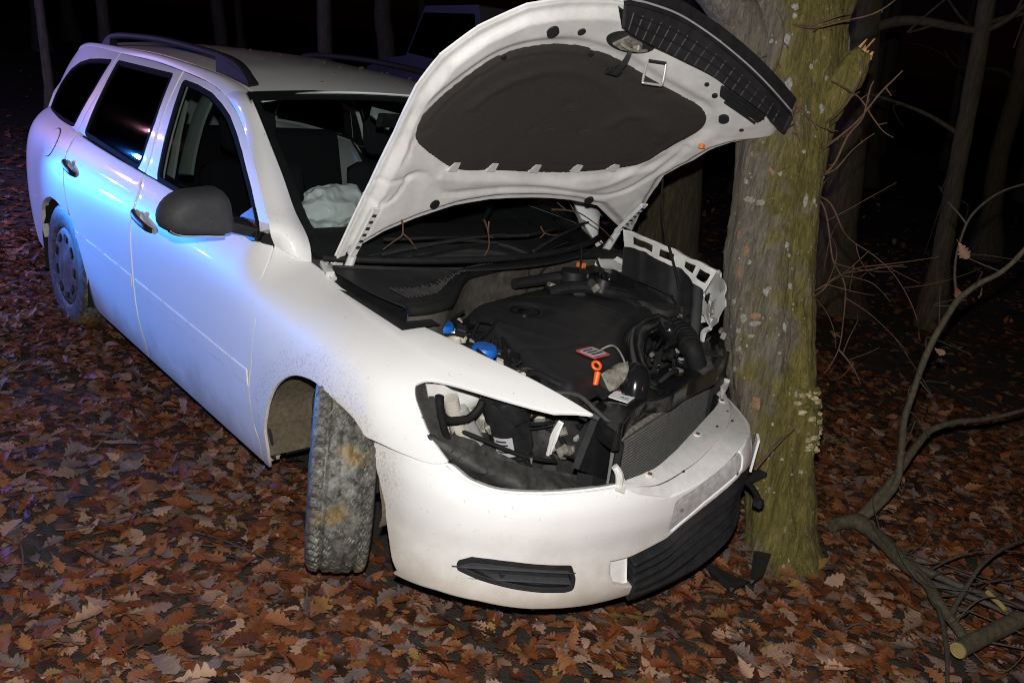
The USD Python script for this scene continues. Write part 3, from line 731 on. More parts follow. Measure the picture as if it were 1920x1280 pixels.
 "tw13":[[0.262,1.025,1.327],[0.433,0.942,1.261],[0.523,0.947,1.079],[0.571,1.017,0.962],[0.588,1.039,0.815],[0.608,1.011,0.716],[0.601,0.963,0.633]],
 "tw14":[[0.607,1.015,0.727],[0.668,1.049,0.666],[0.697,1.081,0.606]],
 "tw15":[[0.276,0.667,1.658],[0.255,0.731,1.832],[0.21,0.72,1.907]],
 "tw16":[[0.661,0.508,0.358],[0.68,0.567,0.438],[0.686,0.676,0.491]],
 "bg_ring":[[-1.401,5.241,2.398],[-1.223,5.216,1.967],[-1.008,5.144,1.206],[-0.836,5.101,0.597],[-0.607,5.006,-0.088]]}

# ================================================================ the crashed estate car

CAR = thing("estate_car", "white estate car crashed against the tree, bonnet sprung open over the bared engine", "car")
wht = "white_paint"


def lpoly(pts):
    return Polygon(pts).buffer(0)


def cutL(P, **k):
    return cut(L_surf, P, .035, .03, **k)


def cutG(P, **k):
    return cut(G_surf, P, .035, .03, **k)


TIP = [.668, .903]
GAPL = .004
def sm2(p, n):
    return smoothpath(np.array(p), n).tolist()


archL = sm2(T["arch"], 44)
wing_pts = [[-.40, .905]] + T["gap"] + [TIP] + sm2(T["head"], 60) + sm2(T["joint"], 16) + archL + [[-.388, .10], [-.40, .075], [-.432, .075]] + T["doorA"][::-1]
wing_p = lpoly(wing_pts)
sill_all = .075


def both(mesh, name, mat, parent=CAR, smooth=40, parent2=None):
    a = part(name, mesh, mat, parent, smooth)
    b = part(name, mirror(mesh), mat, parent2 or parent, smooth)
    return a, b


# ---- right front wing (with the rolled edge of the headlight opening)
wing = part("wing", cut(L_surf, wing_p, .02, .02, depth=.010, roll=.003), wht, CAR, 40, "white right front wing with an empty headlight opening")

# ---- doors
doorA = np.array(sm2(T["doorA"], 30))[::-1]                                   # bottom to top
doorB = np.array(sm2(T["doorB"], 30))[::-1]
fd_low = [[-.436, sill_all]] + doorA.tolist() + [[-.56, .905], [-1.60, .905]] + doorB[::-1].tolist() + [[-1.51, sill_all]]
CUPS = {0: shapely.affinity.scale(Point(-1.43, .712).buffer(1, 20), .038, .036), 2: shapely.affinity.scale(Point(-2.39, .742).buffer(1, 20), .038, .036)}
fdL = lpoly(fd_low).buffer(-.0072).difference(CUPS[0])
rarch = np.array(T["rarch"])
rd_low = [[-1.516, sill_all]] + (doorB - [.008, 0]).tolist() + [[-1.605, .905], [-2.52, .905], [-2.50, .80], [-2.46, .68], [-2.41, .58]] + [[x + .02, s] for x, s in rarch[6:].tolist()] + [[-2.20, .10], [-2.17, sill_all]]
rdL = lpoly(rd_low).buffer(-.0072).difference(CUPS[2])
apil = np.array(T["apil"])
fdwin = rounded(lpoly(T["fdwin"]), .012)
rdwin = rounded(lpoly(T["rdwin"]), .014)
qwin = rounded(lpoly([[-3.36, 1.005], [-3.33, 1.06], [-3.24, 1.15], [-3.12, 1.24], [-3.0, 1.285], [-2.85, 1.315], [-2.70, 1.332], [-2.52, 1.345], [-2.54, 1.20], [-2.615, 1.015], [-2.66, 1.008]]), .012)
top = apil.tolist()
fdG = lpoly([[-.60, .966], [-.56, .985]] + top[1:8] + [[-1.66, 1.384], [-1.70, 1.386], [-1.655, 1.20], [-1.605, 1.05], [-1.60, .972]]).difference(fdwin).buffer(-.0042)
rdG = lpoly([[-1.608, .974], [-1.613, 1.05], [-1.663, 1.20], [-1.708, 1.386], [-2.05, 1.393], [-2.47, 1.387], [-2.465, 1.20], [-2.515, 1.05], [-2.53, .998]]).difference(rdwin).buffer(-.0042)
doors = []
for nm, lowp, up, win, glass in (("front_door", fdL, fdG, fdwin, "side_glass"), ("rear_door", rdL, rdG, rdwin, "privacy_glass")):
    skin = cutL(lowp, depth=.03, roll=.004)
    fr = cutG(up, depth=.03, roll=.003)
    pane = cut(lambda x, z: G_surf(x, z) + A(0, .009, 0), win.buffer(.012), .06, .06, depth=.004)
    # black seal round the pane
    ring = cut(lambda x, z: G_surf(x, z) - A(0, .0012, 0), win.buffer(.003).difference(win.buffer(-.014)), .05, .05, depth=.016, roll=.001)
    for side in (0, 1):
        f = mirror if side else (lambda q: q)
        d = part(nm, f(trimesh.util.concatenate([skin, fr])), wht, CAR, 40)
        part("window_pane", f(pane), glass, d)
        part("window_seal", f(ring), "seal_black", d)
        doors.append(d)
# ---- quarter panels
qL = lpoly([[-2.53, .905], [-2.51, .80], [-2.47, .68], [-2.41, .57]] + rarch[6:0:-1].tolist() + rarch[:1].tolist() + [[-2.95, .30], [-2.98, .14], [-3.54, .14], [-3.60, .905]])
qG = lpoly([[-2.54, .996], [-2.523, 1.05], [-2.473, 1.20], [-2.478, 1.387], [-2.9, 1.378], [-3.1, 1.365], [-3.26, 1.33], [-3.39, 1.22], [-3.52, 1.05], [-3.55, 1.0], [-3.4, 1.006], [-3.1, 1.011], [-2.8, 1.004]]).difference(qwin).buffer(-.002)
qskin = trimesh.util.concatenate([cutL(qL, depth=.03, roll=.004), cutG(qG, depth=.03, roll=.003)])
qpane = cut(lambda x, z: G_surf(x, z) + A(0, .008, 0), qwin.buffer(.012), .06, .06, depth=.004)
qring = cut(lambda x, z: G_surf(x, z) - A(0, .0012, 0), qwin.buffer(.003).difference(qwin.buffer(-.013)), .05, .05, depth=.016, roll=.001)
flap_c = shapely.affinity.scale(Point(-2.78, .80).buffer(1, 24), .085, .075)
for side in (0, 1):
    f = mirror if side else (lambda q: q)
    q = part("rear_quarter", f(qskin), wht, CAR, 40)
    part("window_pane", f(qpane), "privacy_glass", q)
    part("window_seal", f(qring), "seal_black", q)
    if not side:
        part("fuel_flap", cut(lambda x, s: L_surf(x, s) - A(0, .0045, 0), flap_c.buffer(-.003), .03, .03, depth=.004, roll=.002), wht, q, 40)
        part("fuel_flap_gap", cut(lambda x, s: L_surf(x, s) - A(0, .0015, 0), flap_c.buffer(.002), .03, .03, depth=.002, roll=.0005), "gap_dark", q)

for pg_ in (fdG, rdG, qG):
    for k, f in ((0, lambda q: q), (1, mirror)):
        part("inner_trim", f(cut(lambda x, z: G_surf(x, z) + A(0, .036, 0), pg_.buffer(.004), .06, .06, rimmed=False)), "inner_trim", CAR, 40)
# ---- sills, gaps' dark backing
for side in (0, 1):
    f = mirror if side else (lambda q: q)
    part("sill", f(cut(lambda x, s: L_surf(x, s) + A(0, .012, 0), sbox(-2.16, .0, -.47, .16), .06, .03, depth=.02)), wht, CAR, 40)
    part("door_frame", f(cut(lambda x, s: L_surf(x, s) + A(0, .034, 0), lpoly(fd_low).union(lpoly(rd_low)).buffer(.02).intersection(sbox(-2.55, .09, -.42, .93)), .07, .05, depth=.01)), "gap_dark", CAR, 40)

# ---- A pillars, cant rails, roof
ws = np.array(T["wsedge"])
ws3 = W_surf(ws[:, 0], ws[:, 1])
ws3[0] = L_surf([-.42], [.90])[0] + A(0, .012, .004)
ap3 = G_surf(apil[:, 0], apil[:, 1])
ap3[0] = L_surf([-.5258], [.9126])[0]
ap3 = ap3 - A(0, .001, 0)
pil = trimesh.util.concatenate([loft(ap3[:7], np.vstack([ws3, R_surf([-1.075], [-.588])]), 26, 7, -.016, .0)])
cant_o = np.vstack([ap3[6:], G_surf([-2.9, -3.1, -3.26], [1.378, 1.365, 1.33])])
cant_i = R_surf([-1.075, -1.2, -1.4, -1.7, -2.05, -2.47, -2.9, -3.1, -3.24], [-.588, -.575, -.568, -.565, -.563, -.56, -.555, -.54, -.52])
cant = loft(cant_o, cant_i, 40, 7, -.014)


def outward(mm):
    n = np.array(mm.vertex_normals)
    if (n[:, 2] - n[:, 1]).mean() < 0:
        mm.faces = mm.faces[:, ::-1]
    return mm


pil, cant = rim(outward(pil), .03), rim(outward(cant), .03)
both(pil, "windscreen_pillar", wht)
both(cant, "roof_side_rail", wht)
front = [[-1.0 - .16 * y * y + .004, y] for y in np.linspace(-.575, .575, 25)]
roofp = lpoly(front + [[-3.30, .52], [-3.36, 0], [-3.30, -.52]])
roof = part("roof", cut(R_surf, roofp, .07, .06, depth=.02), wht, CAR, 40, "white roof with bits of twig on it")
for k in range(26):
    x, y = RNG.uniform(-2.2, -1.1), RNG.uniform(-.5, .5)
    p = R_surf([x], [y])[0]
    q = RNG.uniform(.006, .022)
    a = RNG.uniform(0, 6.3)
    part("debris", tube([p + A(0, 0, .003), p + A(q * math.cos(a), q * math.sin(a), .006)], .0022, 5), "rust", roof)
# ---- roof rails
for sgn in (-1, 1):
    xs = np.array([-1.20, -1.24, -1.32, -1.5, -2.0, -2.5, -2.75, -2.83, -2.87])
    zz = np.array([.004, .030, .050, .058, .060, .058, .046, .026, .004])
    base = R_surf(xs, np.full(9, sgn * .545)) + np.c_[np.zeros(9), np.zeros(9), zz]
    rail = tube(base, [.016, .020, .019, .016, .015, .015, .018, .018, .014], 12, 60)
    c = np.repeat(smoothpath(base, 60), 12, axis=0)
    foot = hull(np.vstack([R_surf(xs[:4] + .02, np.full(4, sgn * .545 + d)) + A(0, 0, zq) for d in (-.02, .02) for zq in (-.006, .008)]).tolist() + (base[1:4] + A(0, .014, .012)).tolist() + (base[1:4] + A(0, -.014, .012)).tolist())
    foot2 = hull(np.vstack([R_surf(xs[6:] - .0, np.full(3, sgn * .545 + d)) + A(0, 0, zq) for d in (-.02, .02) for zq in (-.006, .008)]).tolist() + (base[6:8] + A(0, .014, .012)).tolist() + (base[6:8] + A(0, -.014, .012)).tolist())
    part("roof_rail", [rail, foot, foot2], "rail_black", CAR, 45)

# ---- windscreen
wse = _P(np.r_[-.03, np.array(T["wsedge"])[1:, 1], 1.02], np.r_[.672, -np.array(T["wsedge"])[1:, 0], .622])
WU = lambda u, t: W_surf(u * (wse(t) + .006), t)
scr = grid(WU, np.linspace(-1, 1, 23), np.linspace(-.02, 1.0, 17))
part("windscreen", rim(scr, .006), "screen_glass", CAR, 40)
WF = lambda u, t: WU(u, t) - A(.004, 0, .003)
band = [grid(WF, np.linspace(-.99, .99, 23), np.linspace(.94, 1.012, 3)), grid(WF, np.linspace(-.99, .99, 23), np.linspace(-.02, .06, 3))]
for sg in (-1, 1):
    band.append(grid(WF, sg * np.linspace(.945, .995, 3), np.linspace(0, .998, 17)))
part("windscreen_frit", band, "black_plastic", CAR, 40)

# ---- tailgate and rear bumper (hidden from the front)
zt = np.linspace(.30, 1.33, 9)
rx = np.interp(zt, [.30, .55, .9, 1.05, 1.33], [-3.60, -3.64, -3.62, -3.55, -3.28])
back = grid(lambda y, z: np.stack([np.interp(z, zt, rx) - .06 * (1 - (y / .66) ** 2), y * np.interp(z, zt, [1.05, 1.05, 1.05, 1.04, 1.03, 1.01, .97, .9, .80]), z], 1), np.linspace(-.64, .64, 13), zt)
part("tailgate", back, wht, CAR, 40)
part("rear_window", grid(lambda y, z: np.stack([np.interp(z, zt, rx) - .06 * (1 - (y / .66) ** 2) - .006, y, z], 1), np.linspace(-.52, .52, 13), np.linspace(.98, 1.28, 5)), "privacy_glass", CAR, 40)

# ---- rub strips: two pressed lines on the doors
for dI, (xa, xb) in ((0, (-1.512, -.47)), (2, (-2.29, -1.55))):
    xm = np.linspace(xa, xb, 30)
    s0 = np.interp(xm, [-2.30, -.49], [.423, .3705]) ; s1 = np.interp(xm, [-2.293, -.4536], [.4602, .4233])
    strip = lpoly(np.c_[xm, s0].tolist() + np.c_[xm, s1][::-1].tolist())
    for k, f in ((0, lambda q: q), (1, mirror)):
        part("rub_strip", f(cut(lambda x, s: L_surf(x, s) - A(0, .0035, 0), strip, .035, .015, depth=.006, roll=.002)), wht, doors[dI + k], 40)

# ---- door handles with their cups
for dI, (x0, x1, s0) in ((0, (-1.53, -1.32, .712)), (2, (-2.47, -2.29, .742))):
    for k, f in ((0, lambda q: q), (1, mirror)):
        xm = (x0 + x1) / 2 - .02
        xm, s_c = CUPS[dI].centroid.x, CUPS[dI].centroid.y
        cup_c = L_surf([xm], [s0])[0]
        cup = lathe([(.002, .013), (.018, .012), (.030, .008), (.036, .003), (.041, .004)], cup_c, A(0, 1, .1), 28)
        if np.array(cup.face_normals)[:, 1].mean() > 0:
            cup.invert()
        p0, p1 = L_surf([x0], [s0 + .016])[0], L_surf([x1], [s0 - .012])[0]
        o = A(0, -1, .1)
        h = tube([p0 + o * .004, p0 * .85 + p1 * .15 + o * .017, (p0 + p1) / 2 + o * .022, p0 * .15 + p1 * .85 + o * .017, p1 + o * .004], [.009, .011, .0115, .011, .009], 10, 18)
        c = (p0 + p1) / 2
        h.vertices[:, 2] = c[2] + (h.vertices[:, 2] - c[2]) * 1.25
        hd = part("door_handle", f(h), "black_plastic", doors[dI + k], 50)
        part("handle_cup", f(cup), wht, doors[dI + k], 50)

# ---- door mirrors
def mirror_shell():
    """Housing in its own frame: x outboard, y forward, z up."""
    o2 = spl([[.03, .010], [.12, .000], [.21, .006], [.265, .030], [.275, .070], [.258, .118], [.215, .152], [.14, .164], [.080, .164], [.052, .135], [.036, .07]], 33, closed=True)[:-1]
    c2 = A(.15, .078)
    rows = []
    for t in np.linspace(0, 1, 14):
        a = t * np.pi / 2
        k = max(.02, math.cos(a) ** .42)
        q = c2 + (o2 - c2) * k + A(-.012, -.006) * (1 - k)
        rows.append(np.stack([q[:, 0], np.full(32, .010 + .10 * math.sin(a)), q[:, 1]], 1))
    V = np.vstack(rows)
    n = 32
    i, j = np.meshgrid(np.arange(13), np.arange(n), indexing="ij")
    q = np.stack([i * n + j, i * n + (j + 1) % n, (i + 1) * n + (j + 1) % n, (i + 1) * n + j], -1).reshape(-1, 4)
    f = np.vstack([q[:, [0, 1, 2]], q[:, [0, 2, 3]], [[0, k + 1, k] for k in range(1, n - 1)]])
    return fix(trimesh.Trimesh(V, f, process=False))


def to_car(mm, o, out, fwd):
    out, fwd = unit(out), unit(fwd)
    up = unit(np.cross(out, fwd)); 
    if up[2] < 0: up = -up
    fwd = unit(fwd - out * (fwd @ out))
    q = mm.copy()
    q.vertices = q.vertices[:, :1] * out + q.vertices[:, 1:2] * fwd + q.vertices[:, 2:] * up + o
    return fix(q)


MO = A(-.655, -.855, .960)
shell = mirror_shell()
shell.vertices = (shell.vertices - A(.15, 0, .08)) * A(1.02, .88, .90) + A(.15, 0, .08)
sv = np.array(shell.vertices)
row = sv[32 * 5:32 * 6]
row = row[(row[:, 2] < .05) & (row[:, 0] > .06)]
row = row[np.argsort(-row[:, 0])]
ind = tube(row + A(.004, .004, -.003), .0062, 8, 40)
base_m = hull([A(-.60, -.808, .952), A(-.58, -.80, .985), A(-.70, -.80, 1.0), A(-.72, -.815, .955), A(-.62, -.90, .975), A(-.70, -.90, .975), A(-.62, -.90, 1.01), A(-.69, -.90, 1.01)])
tri = cut(lambda x, z: G_surf(x, z) - A(0, .006, 0), lpoly([[-.575, .95], [-.60, .945], [-.74, .955], [-.72, 1.0], [-.665, 1.04], [-.59, .985]]), .05, .05, depth=.01)
for k, f in ((0, lambda q: q), (1, mirror)):
    mo = part("wing_mirror", f(to_car(shell, MO, A(.10, -1, .02), A(1, .10, 0))), "mirror_plastic", CAR, 50, "black mirror housing with a clear indicator strip" if not k else None)
    part("indicator_strip", f(to_car(ind, MO, A(.10, -1, .02), A(1, .10, 0))), "chrome", mo, 50)
    part("mirror_foot", [f(base_m), f(tri)], "black_plastic", mo, 30)

# ---- front bumper
bt = np.array(sm2(T["bumpT"], 50)); cr = np.array(T["crease"]); pltp = np.array(T["plate"]); lg = np.array(T["lgr"]); bl = np.array(T["bumpL"]); ba = np.array(sm2(T["bumpA"], 24))
left_top = np.array([[2.12, .56], [2.35, .55], [2.6, .545]])
left_bot = np.array([[2.6, .33], [2.35, .42], [2.1, .48]])
fas = bt.tolist() + cr[1:].tolist() + left_top.tolist() + left_bot.tolist() + [[1.90, .50]] + lg[3:1:-1].tolist() + lg[1:0:-1].tolist() + [[1.205, .338], [1.120, .338], [1.118, .300], [1.140, .262], [1.19, .245], [1.245, .235], [1.25, .212], [1.17, .208]] + [[1.093, .207]] + bl[4::-1].tolist() + ba.tolist()
fas_p = lpoly(fas)
if fas_p.geom_type != "Polygon":
    fas_p = max(fas_p.geoms, key=lambda g: g.area)
fog_p = rounded(lpoly(T["fog"]), .012)
plate_p = rounded(lpoly(pltp), .02)
fas_p = fas_p.difference(fog_p).difference(plate_p)
bump = part("front_bumper", cut(B_surf, fas_p, .03, .02, depth=.03, roll=.005), wht, CAR, 45, "white front bumper torn loose and bent on the left")


def Boff(d):
    def f(a, z):
        a, z = np.atleast_1d(a).astype(float), np.atleast_1d(z).astype(float)
        p = B_surf(a, z)
        e = 1e-3
        ta, tz = B_surf(a + e, z) - p, B_surf(a, z + e) - p
        return p + unit(np.cross(ta, tz)) * d
    return f


sgnB = 1 if (Boff(1)([1.5], [.45])[0] - B_surf([1.5], [.45])[0])[0] > 0 else -1
Bo = lambda d: Boff(sgnB * d)
part("plate_recess", cut(Bo(-.004), plate_p.buffer(-.003), .03, .02, depth=.006), "plate_recess", bump, 45, "grey dirty recess where the number plate was")
for px_ in ([1.40, .46], [1.70, .52]):
    q = Bo(-.002)([px_[0]], [px_[1]])[0]
    part("screw", disc(q, Bo(1)([px_[0]], [px_[1]])[0] - q, .006, .006, 10), "dirty_metal", bump)
# fog lamp blank: recessed black scoop with two blades
part("fog_blank", cut(Bo(-.020), fog_p.buffer(.012), .03, .02, depth=.004), "black_plastic", bump, 45)
part("fog_frame", cut(Bo(.001), fog_p.buffer(.004).difference(fog_p.buffer(-.009)), .03, .02, depth=.024, roll=.001), "black_plastic", bump, 45)
for z0, d0, d1 in ((.318, .000, -.018), (.286, -.001, -.018)):
    aa = np.linspace(.50, .985, 20)
    zc = z0 + .028 * np.sin((aa - .5) / .49 * np.pi) * .6
    lo = lambda off, dz: np.vstack([Bo(off)([a], [z + dz])[0] for a, z in zip(aa, zc)])
    part("fog_blade", rim(loft(lo(d0, .003), lo(d1, .010), 24, 3, 0), .004), "mirror_plastic", bump, 45)
# right stub of the lower grille mount (white bracket)
bk = Bo(-.016)([1.130, 1.20, 1.205, 1.14], [.334, .335, .255, .258])
part("bracket", rim(fix(trimesh.Trimesh(bk, [[0, 1, 2], [0, 2, 3]], process=False)), .006), "dirty_white", bump)
# lower grille: five black slats on a back plate
lgp = lpoly([[1.20, .33], [1.38, .352], [1.5355, .425], [1.76, .50], [1.93, .50], [1.97, .40], [1.90, .30], [1.8338, .262], [1.5505, .236], [1.2619, .222], [1.21, .226]])
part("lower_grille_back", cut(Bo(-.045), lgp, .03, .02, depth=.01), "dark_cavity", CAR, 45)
for k in range(5):
    f = (k + .15) / 5
    aa = np.linspace(1.225, 1.955, 26)
    zl = np.interp(aa, [1.18, 1.26, 1.55, 1.83, 1.96], [.226, .222, .238, .285, .345])
    zu = np.interp(aa, [1.18, 1.38, 1.5355, 1.76, 1.96], [.322, .350, .42, .485, .50])
    zc, th = zl + (zu - zl) * f, (zu - zl) * .150
    out_t = np.vstack([Bo(-.016 - .002 * k)([a], [z + t])[0] for a, z, t in zip(aa, zc, th)])
    out_b = np.vstack([Bo(.018 - .003 * k)([a], [z])[0] for a, z, t in zip(aa, zc, th)])
    sl = loft(out_b, out_t, 30, 3, 0)
    if (np.array(sl.vertex_normals)[:, 0]).mean() < 0:
        sl.faces = sl.faces[:, ::-1]
    part("lower_grille_slat", rim(sl, .04, .002), "black_plastic", CAR, 30)
# white shelf over the bumper, with its step and clip holes
sh_in = np.array([[.766, -.405, .583], [.767, -.373, .585], [.763, -.262, .585], [.72, -.10, .585], [.666, .046, .585], [.60, .22, .585], [.543, .368, .585], [.50, .46, .585], [.426, .605, .585]])
B3 = B_surf(np.array([1.1059, 1.179, 1.3057, 1.5086, 1.8188, 1.9734, 2.12, 2.35]), np.array([.580, .548, .5195, .5425, .590, .580, .563, .553]))
mid = (smoothpath(sh_in, 30) * .48 + smoothpath(B3, 30) * .52) + A(0, 0, .010)
sh1 = loft(sh_in, mid - A(.0, 0, .001), 30, 4, 0)
sh2 = loft(mid - A(-.004, 0, .007), B3, 30, 4, .003)
for s_ in (sh1, sh2):
    if np.array(s_.vertex_normals)[:, 2].mean() < 0:
        s_.faces = s_.faces[:, ::-1]
shelf = part("bumper_shelf", [rim(sh1, .012), rim(sh2, .006, .001)], "dirty_white", bump, 40)
for f_, t_ in ((.14, .1), (.47, .1), (.80, .1)):
    c = smoothpath(sh_in, 100)[int(f_ * 99)] * .88 + smoothpath(B3, 100)[int(f_ * 99)] * .12 + A(0, 0, .004)
    part("clip_washer", disc(c, A(.1, 0, 1), .013, .004, 18), "dirty_white", bump)
    part("clip_hole", disc(c + A(0, 0, .001), A(.1, 0, 1), .007, .006, 14), "rust", bump)
for f_, t_ in ((.25, .55), (.62, .6), (.70, .45), (.55, .35)):
    c = smoothpath(sh_in, 100)[int(f_ * 99)] * (1 - t_) + smoothpath(B3, 100)[int(f_ * 99)] * t_ + A(0, 0, .007)
    part("small_hole", disc(c, A(.1, 0, 1), .0045, .004, 12), "ink", bump)
tab = tube([A(.770, -.392, .578), A(.772, -.400, .612), A(.762, -.415, .640)], [.010, .012, .010], 8, 9)
part("broken_tab", [tab, hull(np.vstack([A(.772, -.38, .575) + RNG.normal(0, .012, (14, 3)) * A(1, 2, .5)]))], "dirty_white", bump, 40)
# inner lip of the bumper under the headlight opening
lip_o = B_surf(np.array([.412, .5296, .6629, .877, 1.096]), np.array([.604, .582, .571, .5755, .581]))
lip = loft(lip_o, lip_o + A(-.03, .02, -.018), 24, 3, 0)
part("bumper_lip", fix(rim(lip, .004)), "dirty_white", bump, 40)
# piece of bumper end hanging by the tree
e = B_surf(np.array([1.955, 1.99, 1.99, 1.962]), np.array([.55, .555, .44, .43])) + A(.02, .005, 0)
part("bumper_end", rim(fix(trimesh.Trimesh(e, [[0, 1, 2], [0, 2, 3]], process=False)), .008), wht, bump)
part("hanging_bracket", [tube([A(.76, .28, .42), A(.77, .33, .38), A(.775, .37, .33)], [.012, .010, .012], 7), rbox((.035, .03, .035), .008, (.775, .375, .318))], "black_plastic", CAR)

# ---- wheels
def tyre_mesh(R=.318, W=.186, rim_r=.20, tread=True, na=288):
    prof = np.array([(-.92, rim_r), (-1.0, rim_r + .02), (-1.03, .255), (-1.0, .285), (-.94, .303), (-.86, .312), (-.74, .3165), (-.62, .318), (-.48, .3185), (-.36, .319), (-.24, .3193), (-.12, .3195), (0, .3195)])
    prof = np.vstack([prof, np.c_[-prof[-2::-1, 0], prof[-2::-1, 1]]])
    d = np.r_[0, np.cumsum(np.linalg.norm(np.diff(prof * A(W / 2, 1), axis=0), axis=1))]
    q = _P(d, prof)(np.linspace(0, d[-1], 74))
    y, r = q[:, 0] * W / 2, q[:, 1] * R / .3195
    th = np.arange(na) * 2 * np.pi / na
    Y, TH = np.meshgrid(y, th, indexing="ij")
    RR = np.repeat(r[:, None], na, 1)
    a = Y / (W / 2)
    face = np.clip((1.0 - np.abs(a)) / .10, 0, 1)
    groove = np.zeros_like(RR)
    for c, w in ((-.52, .045), (-.16, .04), (.20, .04), (.54, .045)):
        groove = np.maximum(groove, np.clip(1.6 - np.abs(a - c) / w, 0, 1))
    ph = TH * 64 / (2 * np.pi) + 3.0 * np.abs(a) + np.where(a > 0, .5, 0) + .6 * np.sin(a * 9)
    lat = np.clip((np.abs(((ph % 1) - .5)) - .30) / .08, 0, 1)
    groove = np.maximum(groove, lat * (np.abs(a) > .5))
    ph2 = TH * 80 / (2 * np.pi) + 4 * a
    groove = np.maximum(groove, .8 * np.clip((np.abs(((ph2 % 1) - .5)) - .40) / .05, 0, 1) * (np.abs(a) < .52))
    pts = np.stack([np.cos(TH) * 30, np.sin(TH) * 30, a * 9], -1).reshape(-1, 3)
    mud = meshkit.fbm(pts * .35, 4, 3).reshape(RR.shape)
    fill = np.clip((mud - .40) * 5, 0, 1) * np.clip(1.5 - np.abs(a) / .42, .15, 1)                              # mud packed into the tread
    RR = RR - face * groove * .0105 * (1 - .85 * fill) + face * (meshkit.fbm(pts * 1.4, 3, 5).reshape(RR.shape) - .5) * .006 * fill
    v = np.stack([RR * np.cos(TH), Y, RR * np.sin(TH)], -1).reshape(-1, 3)
    n = len(y)
    i, j = np.meshgrid(np.arange(n - 1), np.arange(na), indexing="ij")
    k = np.stack([i * na + j, (i + 1) * na + j, (i + 1) * na + (j + 1) % na, i * na + (j + 1) % na], -1).reshape(-1, 4)
    return fix(trimesh.Trimesh(v, np.vstack([k[:, [0, 1, 2]], k[:, [0, 2, 3]]]), process=False))


TY, TY2 = tyre_mesh(), tyre_mesh(na=160)


def hub_mesh():
    """Pressed wheel cover: outward along -y, with a ring of openings."""
    m_ = lathe([(.002, .030), (.05, .032), (.07, .024), (.12, .018), (.175, .020), (.198, .006), (.205, -.02), (.19, -.06)], A(0, 0, 0), A(0, -1, 0), 56)
    slots = []
    for k in range(9):
        a = 2 * math.pi * k / 9
        c = A(math.cos(a) * .148, -.022, math.sin(a) * .148)
        s = rbox((.034, .012, .052), .005)
        s.apply_transform(rot4(euler(0, -math.degrees(a), 0)))
        s.apply_translation(c)
        slots.append(s)
    return fix(m_), slots


HUB, SLOTS = hub_mesh()
for nm, c, steer, t_ in (("front_wheel", (-.005, -.78, .362), -32, TY), ("front_wheel", (-.05, .765, .317), -31, TY2), ("rear_wheel", (-2.578, -.765, .317), 0, TY2), ("rear_wheel", (-2.578, .765, .317), 0, TY2)):
    Mx = rot4(euler(0, 0, steer + (180 if c[1] > 0 else 0))); Mx[:3, 3] = c
    t2 = t_.copy(); t2.apply_transform(Mx)
    w = part(nm, t2, "muddy_tyre", CAR, 40, "muddy front tyre turned towards the right" if (c[1] < 0 and steer) else None)
    h2 = HUB.copy(); h2.apply_translation((0, -.070, 0)); h2.apply_transform(Mx)
    hb = part("wheel_cover", h2, "silver_hub", w, 40)
    for s in SLOTS:
        s2 = s.copy(); s2.apply_translation((0, -.068, 0)); s2.apply_transform(Mx)
        if c[1] < 0:
            part("cover_slot", s2, "dark_cavity", w)
    part("wheel_drum", [x for x in [trimesh.creation.cylinder(.19, .12, sections=32)] if x.apply_transform(Mx @ rot4(euler(90, 0, 0))) is not None], "dark_cavity", w)
# brake parts peeping out behind the front wheel
part("brake_dust_shield", [disc(A(.03, -.60, .32), A(.5, .85, 0), .14, .02, 24), tube([A(0, -.30, .25), A(.02, -.62, .26)], .022, 8), rbox((.05, .05, .10), .01, (.20, -.63, .31))], "dirty_metal", CAR)

# ---- wheel arch liners
def liner(cx, cz, r, y0, y1, a0=-.35, a1=math.pi + .35, mat="mud_brown", sg=-1):
    th = np.linspace(a0, a1, 30)
    mm = grid(lambda a, y: np.stack([cx + (r + .012 * np.sin(a * 9)) * np.cos(a), sg * y, cz + r * np.sin(a)], 1), th, np.linspace(y0, y1, 8))
    inner = grid(lambda a, t: np.stack([cx + r * t * np.cos(a), np.full_like(a, sg * y1), cz + r * t * np.sin(a)], 1), th, np.linspace(.02, 1, 5))
    mm.vertices += (meshkit.fbm(mm.vertices * 14, 3, 2) - .5)[:, None] * .02
    part("arch_liner", [mm, inner], mat, CAR, 40)


liner(-.06, .345, .362, .838, .42, a0=-.05, a1=math.pi + .02)
liner(-2.578, .335, .372, .855, .42, mat="dark_cavity")
liner(-.05, .325, .372, .855, .42, sg=1, mat="dark_cavity")
liner(-2.578, .335, .372, .855, .42, sg=1, mat="dark_cavity")
part("arch_liner", grid(lambda a, y: np.stack([-.06 + .37 * np.cos(a), -y, .345 + .37 * np.sin(a) * .9], 1), np.linspace(math.pi - .05, math.pi + .36, 10), np.linspace(.822, .42, 7)), "mud_brown", CAR, 40)
part("underbody", [rbox((1.75, 1.5, .10), .03, (-1.30, 0, .24)), rbox((.6, 1.3, .16), .03, (-3.2, 0, .36)), rbox((1.0, .80, .1), .03, (0, 0, .22)), rbox((3.3, .82, .12), .03, (-1.6, 0, .26))], "dark_cavity", CAR)

# ================================================================ bonnet
bon = np.array(T["bon"]); padc = np.array(T["pad"])
bon_p = lpoly(bon)
pad_s = spl(padc, 160, closed=True)
pad_p = lpoly(pad_s)


def seg_dist(P, line):
    line = np.asarray(line, float)
    d = np.full(len(P), 9.0)
    for a, b in zip(line[:-1], line[1:]):
        ab = b - a
        t = np.clip(((P - a) @ ab) / (ab @ ab + 1e-12), 0, 1)
        d = np.minimum(d, np.linalg.norm(P - (a + t[:, None] * ab), axis=1))
    return d


def sstep(x, a, b):
    t = np.clip((x - a) / (b - a), 0, 1)
    return t * t * (3 - 2 * t)


